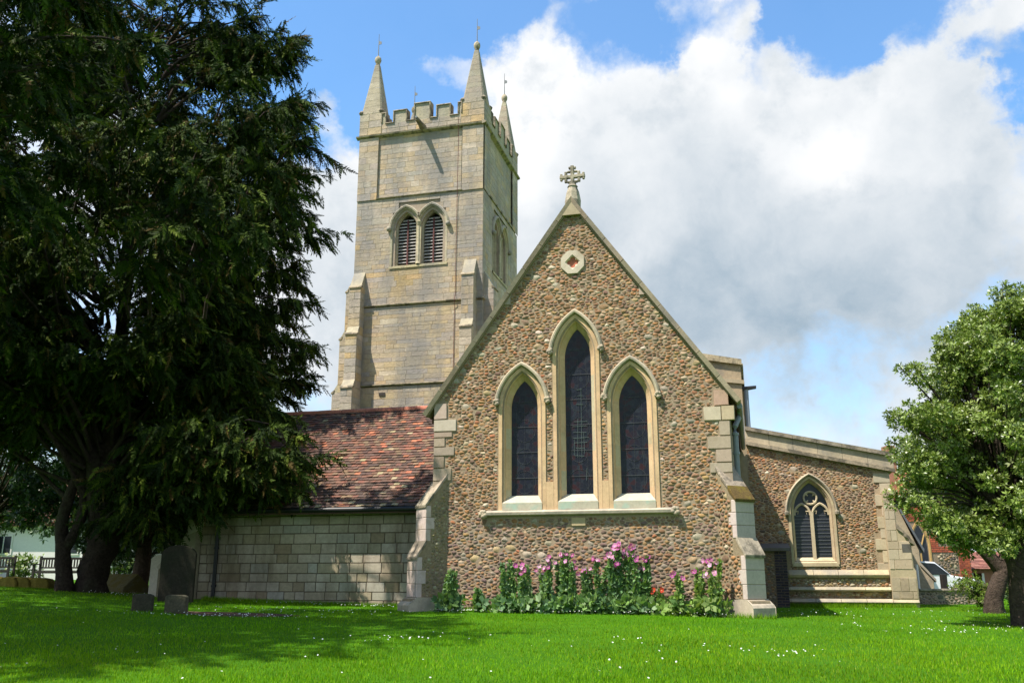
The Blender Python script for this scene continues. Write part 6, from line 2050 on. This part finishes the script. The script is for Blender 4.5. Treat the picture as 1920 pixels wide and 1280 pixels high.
headstone(331, 23.3, 0.84, 1.38, 0.13, 'large dark round-topped headstone in front of the vestry corner', (0.028, 0.025, 0.017), 'round', R(6))
headstone(296, 26.2, 0.52, 1.12, 0.12, 'pale upright headstone behind the large dark one', (0.58, 0.55, 0.45), 'shoulder', R(-14))
headstone(271, 19.6, 0.42, 0.34, 0.14, 'small rough footstone in the shade, left of its pair', (0.05, 0.046, 0.03), 'stub', R(4))
headstone(334, 19.4, 0.46, 0.36, 0.14, 'small rough footstone beside the bare earth, right of its pair', (0.085, 0.078, 0.05), 'stub', R(-5))

# coped tomb
p = place(222, 1090, 28)
tb = MB((0.20, 0.17, 0.08)); a = 0.46
tb.prism([(-a, -0.2), (a, -0.2), (a, 0.12), (0, 0.52), (-a, 0.12)], -0.9, 0.9)
o = tb.build('coped_tomb', 'moss', None, bevel=0.015); o.location = p; o.rotation_euler = (0, 0, R(58))
tag(o, 'low mossy ridged tomb right of the yew trunk', 'tomb')

# mossy kerb stones
for i, (x, w_) in enumerate(((-18, 0.62), (22, 0.60), (48, 0.5), (76, 0.72))):
    p = place(x, 1090, 27.5 + i * 0.1)
    k = MB((0.30, 0.23, 0.05)); a = w_ / 2
    k.prism([(-a, -0.15), (a, -0.15), (a * 0.98, 0.12), (a * 0.75, 0.25), (a * 0.1, 0.29), (-a * 0.6, 0.26), (-a * 0.97, 0.10)], -0.28, 0.28)
    o = k.build('kerb_stone', 'moss', None, bevel=0.03); o.location = p; o.rotation_euler = (0, 0, R(-4 + 3 * i))
    tag(o, ['mossy grave kerb stone cut by the left edge', 'broad mossy grave kerb stone under the white bush', 'narrow mossy grave kerb stone, third of the row', 'mossy grave kerb stone nearest the bench'][i], 'kerb stone', 'mossy kerb stones of a grave')


def bench(x, Y, L, label, rz):
    p = place(x, 1090, Y)
    t = thing('bench', label, 'bench', p, rz, 'dark wooden benches')
    h = L / 2
    def part(nm, *boxes):
        m = MB((0.02, 0.015, 0.012))
        for b in boxes: m.box(*b)
        return m.build(nm, 'bench_wood', t)
    for sx in (-1, 1):
        part('leg', (sx * h - 0.04, sx * h + 0.04, 0.18, 0.26, -0.05, 1.0))
        part('leg', (sx * h - 0.04, sx * h + 0.04, -0.32, -0.25, -0.05, 0.66))
        part('armrest', (sx * h - 0.045, sx * h + 0.045, -0.36, 0.178, 0.662, 0.70))
    for k in range(4): part('seat_slat', (-h + 0.045, h - 0.045, -0.30 + k * 0.12, -0.205 + k * 0.12, 0.42, 0.445))
    part('top_rail', (-h + 0.042, h - 0.042, 0.19, 0.25, 0.86, 0.95))
    part('bottom_rail', (-h + 0.042, h - 0.042, 0.19, 0.25, 0.52, 0.58))
    part('seat_rail', (-h + 0.042, h - 0.042, -0.31, -0.28, 0.33, 0.415))
    n = int(L / 0.115)
    for k in range(n):
        x_ = -h + 0.11 + k * (L - 0.22) / (n - 1)
        part('back_slat', (x_ - 0.025, x_ + 0.025, 0.20, 0.235, 0.582, 0.858))
    return t


bench(112, 37.0, 1.9, 'dark wooden bench behind the yew trunks', R(0))
bench(-28, 37.5, 1.9, 'dark wooden bench cut by the left edge', R(5))


# ================================================================== buildings beyond
# white cottage at the left
hx = at(-60, 1060, 47)[0]
hz_ = float(gz(hx, 47))
cot = thing('cottage', 'white rendered cottage with brown tiled roof beyond the benches', 'house', (hx, 47, hz_), 0)
m = MB((0.66, 0.67, 0.68)); m.box(-4, 7.2, 0, 6, -0.5, 2.9); m.build('wall', 'white_render', cot)
m = MB((0.17, 0.075, 0.05))
m.prism([(-0.35, 2.75), (3.0, 5.6), (6.35, 2.75), (6.35, 2.6), (3.0, 5.45), (-0.35, 2.6)], -4.3, 7.5, None, lambda a, b, c: (b, a, c))
rfo = m.build('roof', 'tile', cot)
for i in range(24):
    b = MB(vary((0.16, 0.07, 0.05), 0.2)); s0 = i / 24
    y0, z0 = -0.38 + 3.36 * s0, 2.76 + 2.86 * s0
    b.hexa([(-4.3, y0, z0), (7.5, y0, z0), (7.5, y0 + 0.16, z0 + 0.12), (-4.3, y0 + 0.16, z0 + 0.12), (-4.3, y0 - .02, z0 + .03), (7.5, y0 - .02, z0 + .03), (7.5, y0 + 0.15, z0 + 0.14), (-4.3, y0 + 0.15, z0 + 0.14)])
    b.build('tile_course', 'tile', rfo)
for x_ in (1.2, 4.6):
    m = MB((0.5, 0.5, 0.5)); m.box(x_, x_ + 0.9, -0.04, 0.05, 1.2, 2.2); w_ = m.build('window', 'white_render', cot)
    m = MB(); m.box(x_ + 0.08, x_ + 0.42, -0.05, -0.041, 1.28, 2.12); m.box(x_ + 0.48, x_ + 0.82, -0.05, -0.041, 1.28, 2.12); m.build('pane', 'lattice_glass', w_)
m = MB((0.13, 0.05, 0.03)); m.hexa([(-1.2, -2.2, 1.2), (1.4, -2.2, 1.2), (1.4, -0.02, 2.3), (-1.2, -0.02, 2.3), (-1.2, -2.2, 1.3), (1.4, -2.2, 1.3), (1.4, -0.02, 2.42), (-1.2, -0.02, 2.42)]); m.build('porch_roof', 'tile', cot)
for x_ in (-1.0, 1.2):
    m = MB(); m.box(x_ - .05, x_ + .05, -2.1, -2.0, -0.2, 1.2); m.build('porch_post', 'timber', cot)

# second, lower house between trunk and gravestone
hx2 = at(228, 1060, 52)[0]
cot2 = thing('cottage', 'low house with brown roof and cream gable behind the coped tomb', 'house', (hx2, 52, float(gz(hx2, 52))), 0)
m = MB((0.55, 0.48, 0.36)); m.box(-1, 4.5, 0, 5, -0.5, 2.0); m.build('wall', 'white_render', cot2)
m = MB((0.16, 0.09, 0.07)); m.prism([(-0.3, 1.9), (2.5, 4.6), (5.3, 1.9), (5.3, 1.75), (2.5, 4.45), (-0.3, 1.75)], -1.2, 4.7, None, lambda a, b, c: (b, a, c)); m.build('roof', 'tile', cot2)
m = MB(); m.box(0.6, 1.5, -0.03, 0.02, 0.7, 1.6); m.build('window', 'lattice_glass', cot2)

# flint and brick hall at the right
HYY = 37.0
a0 = at(1700, 1060, HYY); a1 = at(1821, 1060, HYY)
w_h = a1[0] - a0[0]
gz_h = float(gz(a0[0], HYY))
hall = thing('hall', 'red brick and flint hall with tall pointed window', 'building', (a0[0], HYY, gz_h), 0)
zt = 6.2
m = MB((0.26, 0.20, 0.14)); m.prism([(-0.55, -0.5), (w_h, -0.5), (w_h, 3.6), (1.3, 5.0), (-0.55, 3.55)], 0.0, 9.0); hw_ = m.build('wall', 'mortar', hall)


def hz_of(y): return at(1760, y, HYY)[2] - gz_h


wx0, wx1 = at(1716, 1060, HYY)[0] - a0[0], at(1742, 1060, HYY)[0] - a0[0]
def hall_in(x, z):
    if x < wx1 + 0.36 or x > w_h - 0.48: return False
    for (a, b) in ((hz_of(1090), hz_of(1076)), (hz_of(1035), hz_of(1024))):
        if a - 0.02 < z < b + 0.02: return False
    return 0.0 < z < 2.9
stn = rubble(hall_in, wx1, w_h, 0, 2.9, 0.13, 1.4, 0.03, 77, 0.014, 0.03)
m = MB()
for (ar, cx, cz, vs, fs, big_) in stn: m.add([(x, y, z) for x, y, z in vs], fs, vary(random.choice([(0.22, 0.165, 0.11), (0.16, 0.13, 0.10), (0.30, 0.24, 0.17), (0.27, 0.17, 0.09), (0.12, 0.10, 0.09)]), 0.2))
m.build('flint_facing', 'cobble', hw_, kind='stuff', smooth=True)
bm_ = MB()
def bricks(x0, x1, z0, z1):
    z = z0; i = 0
    while z < z1 - 0.02:
        x = x0 - (0.11 if i % 2 else 0)
        while x < x1 - 0.01:
            a, b = max(x, x0), min(x + 0.215, x1)
            if b - a > 0.03:
                v, f = block(a + .004, b - .004, z + .004, min(z + 0.072, z1) - .002, -0.022, 0.04, 0.005, 0.002)
                bm_.add(v, f, vary(random.choice([(0.36, 0.085, 0.045), (0.42, 0.11, 0.055), (0.30, 0.075, 0.045)]), 0.12))
            x += 0.225
        z += 0.078; i += 1
bricks(w_h - 0.47, w_h, 0, 3.6)
bricks(wx1 + 0.14, w_h - 0.48, hz_of(1090), hz_of(1076))
bricks(wx1 + 0.14, w_h - 0.48, hz_of(1035), hz_of(1024))
bricks(wx1 + 0.14, wx1 + 0.46, hz_of(1024), 3.3)
bricks(-0.4, 2.2, 3.0, 3.6)
bm_.build('brick_dressing', 'brick', hw_, kind='stuff')
m = MB((0.42, 0.27, 0.10))
sweep_arch(m, (wx0 + wx1) / 2, (wx1 - wx0) / 2, 0.4, 2.0, 0.85, [(0.14, 0.02), (0.14, -0.04), (0.08, -0.04), (0.0, 0.08)], 0.0, 8, (0.42, 0.27, 0.10))
xm = (wx0 + wx1) / 2
m.box(xm - 0.03, xm + 0.03, -0.03, 0.01, 0.4, 2.2)
for sg in (-1, 1): m.tube([(xm, -0.02, 1.9), (xm + sg * 0.1, -0.02, 2.2), (xm + sg * 0.2, -0.02, 2.5)], 0.03, 5)
hwn = m.build('pointed_window', 'gold_stone', hall)
m = MB(); m.prism(arch_path(xm, (wx1 - wx0) / 2, 0.4, 2.0, 0.85, 0, 8)[::-1], -0.012, -0.004); m.build('window_glass', 'lattice_glass', hwn)
m = MB((0.33, 0.10, 0.06)); m.prism([(-0.75, 3.42), (1.3, 5.02), (w_h + 0.3, 3.45), (w_h + 0.3, 3.6), (1.3, 5.18), (-0.75, 3.57)], -0.2, 9.2); m.build('roof', 'tile', hall)
c0 = at(1694, 880, HYY); 
m = MB((0.30, 0.16, 0.10)); cxh = c0[0] - a0[0]; m.box(cxh - 0.17, cxh + 0.17, 1.0, 1.6, 4.0, 6.2); m.box(cxh - 0.22, cxh + 0.22, 0.95, 1.65, 5.55, 5.68); m.build('chimney', 'brick', hall)

# lower tiled wing with a doorway
wx = at(1800, 1060, 40)[0]; wxe = at(1960, 1060, 40)[0]; wz = float(gz(wx, 40))
wing = thing('outbuilding', 'low brick outbuilding with red tiled roof and dark doorway', 'building', (wx, 40, wz), 0)
dz = lambda y: at(1840, y, 40)[2] - wz
d0, d1 = at(1826, 1090, 40)[0] - wx, at(1842, 1090, 40)[0] - wx
m = MB((0.27, 0.12, 0.085)); m.box(0, d0, 0, 4, -0.4, dz(1064)); m.box(d1, wxe - wx, 0, 4, -0.4, dz(1064)); m.box(d0, d1, 0.0, 4, dz(1074), dz(1064)); m.build('wall', 'brick', wing)
m = MB((0.01, 0.01, 0.01)); m.box(d0, d1, 0.3, 0.34, -0.4, dz(1074)); m.build('doorway', 'dark_inside', wing)
m = MB((0.55, 0.5, 0.45)); m.box(d1, d1 + 0.1, -0.03, 0.0, -0.2, dz(1074)); m.box(d0 - 0.1, d0, -0.03, 0.0, -0.2, dz(1074)); m.build('door_frame', 'white_render', wing)
zr0, zr1 = dz(1064), dz(1030)
nr_ = 12
m = MB()
for r_ in range(nr_):
    x = -0.3 - (r_ % 2) * 0.1
    while x < wxe - wx + 0.3:
        s0, s1 = r_ / nr_, (r_ + 1.25) / nr_
        y0, z0, y1, z1 = -0.3 + 2.0 * s0, zr0 - 0.05 + (zr1 - zr0) * s0, -0.3 + 2.0 * s1, zr0 - 0.05 + (zr1 - zr0) * s1
        lf = 0.03 + random.uniform(-.006, .006)
        m.add([(x, y0, z0 + lf), (x + 0.19, y0, z0 + lf), (x + 0.19, y1, z1), (x, y1, z1), (x, y0, z0 + lf - 0.025), (x + 0.19, y0, z0 + lf - 0.025)], [(0, 1, 2, 3), (4, 5, 1, 0)], vary(random.choice([(0.27, 0.12, 0.09), (0.22, 0.095, 0.075), (0.31, 0.15, 0.115)]), 0.1))
        x += 0.195
m.add([(-0.3, 1.7, zr1 - 0.06), (wxe - wx + 0.3, 1.7, zr1 - 0.06), (wxe - wx + 0.3, 3.8, zr0 - 0.1), (-0.3, 3.8, zr0 - 0.1)], [(0, 1, 2, 3)], (0.25, 0.11, 0.08))
m.build('roof', 'tile', wing)
# pale barge-boarded porch gable beside it
bx = at(1902, 1060, 33)[0]
sh = thing('shed', 'pale slate-roofed shed half hidden behind the leaning tree', 'shed', (bx, 33, float(gz(bx, 33))), -R(28))
zq = lambda y: at(1900, y, 33)[2] - float(gz(bx, 33))
m = MB((0.5, 0.5, 0.48)); m.prism([(0.02, -0.4), (2.3, -0.4), (2.3, zq(1080)), (0.35, zq(1036)), (0.02, zq(1060))], 0, 3); m.build('wall', 'brick', sh)
m = MB((0.5, 0.52, 0.55)); m.prism([(-0.20, zq(1080)), (0.07, zq(1029)), (0.16, zq(1029)), (-0.06, zq(1083))], -0.14, -0.02); m.build('barge_board', 'white_render', sh)
m = MB((0.2, 0.2, 0.21)); m.prism([(-0.18, zq(1078)), (0.1, zq(1026)), (0.12, zq(1032)), (-0.16, zq(1084))], -0.018, 3.1); m.prism([(0.1, zq(1026)), (2.5, zq(1082)), (2.5, zq(1088)), (0.12, zq(1032))], -0.15, 3.1); m.build('roof', 'slate', sh)

# low flint boundary wall
b0_ = at(1700, 1110, 30.5); b1_ = at(1842, 1115, 30.5)
wl = thing('boundary_wall', 'low flint boundary wall with flat coping before the hall', 'wall', (b0_[0], 30.5, float(gz(b0_[0], 30.5))), 0)
L = b1_[0] - b0_[0]; ht = 0.42
m = MB((0.28, 0.23, 0.16)); m.box(0, L, 0, 0.35, -0.4, ht); wb = m.build('wall_core', 'mortar', wl)
stn = rubble(lambda x, z: 0.02 < x < L - 0.02 and -0.2 < z < ht - 0.01, 0, L, -0.2, ht, 0.105, 1.4, 0.03, 78, 0.012, 0.03)
m = MB()
for (ar, cx, cz, vs, fs, big_) in stn: m.add(vs, fs, vary(random.choice([(0.20, 0.16, 0.11), (0.15, 0.13, 0.10), (0.27, 0.22, 0.16)]), 0.2))
m.build('flint_facing', 'cobble', wl, kind='stuff', smooth=True)
for i in range(6):
    m = MB(vary((0.27, 0.25, 0.19), 0.1)); m.box(L * i / 6 + .004, L * (i + 1) / 6 - .004, -0.05, 0.40, ht, ht + 0.07); m.build('coping_stone', 'weathered', wl, bevel=0.01)
for k, (dx, w_) in enumerate(((L + 0.15, 0.5), (L + 0.62, 0.4))):
    m = MB(vary((0.22, 0.19, 0.13), 0.1)); m.lathe([(w_ * 0.6, -0.1), (w_ * 0.62, 0.08), (w_ * 0.42, 0.20), (0.02, 0.26)], (0, 0, 0), 8)
    o = m.build('rough_stone', 'weathered', None, smooth=True); q = at(1700, 1110, 30.5); o.location = (b0_[0] + dx, 30.3 - 2 * k, float(gz(b0_[0] + dx, 30.3)))
    tag(o, ['rough stone lying at the end of the boundary wall', 'rough stone beside the leaning trunk'][k], 'stone')

# parked white car behind the wall
cp_ = place(1716, 1100, 34.0)
car = thing('parked_car', 'white car parked behind the low boundary wall', 'car', cp_, R(0))
prof = [(-2.0, 0.30), (1.95, 0.30), (2.0, 0.55), (1.85, 0.78), (1.0, 0.92), (0.45, 1.38), (-0.9, 1.45), (-1.75, 1.0), (-2.02, 0.9)]
m = MB((0.75, 0.76, 0.78)); m.prism(prof, -0.8, 0.8); m.build('body', 'white_paint', car, bevel=0.05)
m = MB(); m.prism([(0.93, 0.94), (0.45, 1.32), (-0.1, 1.36), (-0.1, 0.94)], -0.815, -0.803); m.prism([(-0.2, 0.94), (-0.2, 1.36), (-0.85, 1.38), (-1.5, 0.98)], -0.815, -0.803); m.build('side_window', 'lattice_glass', car)
m = MB(); m.hexa([(1.02, -0.68, 0.93), (1.02, 0.68, 0.93), (0.50, 0.62, 1.36), (0.50, -0.62, 1.36), (1.05, -0.68, 0.945), (1.05, 0.68, 0.945), (0.53, 0.62, 1.38), (0.53, -0.62, 1.38)]); m.build('windscreen', 'lattice_glass', car)
for sx in (-1.25, 1.25):
    for sy in (-0.82, 0.82):
        m = MB(); m.tube([(sx, sy - 0.1, 0.31), (sx, sy + 0.1, 0.31)], 0.31, 16); wv_ = m.build('wheel', 'tyre', car)
        m = MB((0.4, 0.4, 0.42)); m.tube([(sx, sy - 0.105, 0.31), (sx, sy + 0.105, 0.31)], 0.18, 12); m.build('rim', 'lead', wv_)
m = MB(); m.box(1.92, 2.02, -0.7, -0.45, 0.60, 0.74); m.build('headlight', 'lead', car)
m = MB(); m.box(1.92, 2.02, 0.45, 0.7, 0.60, 0.74); m.build('headlight', 'lead', car)
# dark post in front of it
pp = place(1772, 1110, 31.6)
m = MB(); m.box(-0.09, 0.09, -0.09, 0.09, -0.2, 0.95); o = m.build('gate_post', 'bench_wood', None, bevel=0.01); o.location = pp
tag(o, 'short dark post standing before the white car', 'post')

print('TRIS', TRIS, 'cobbles', NCOB)
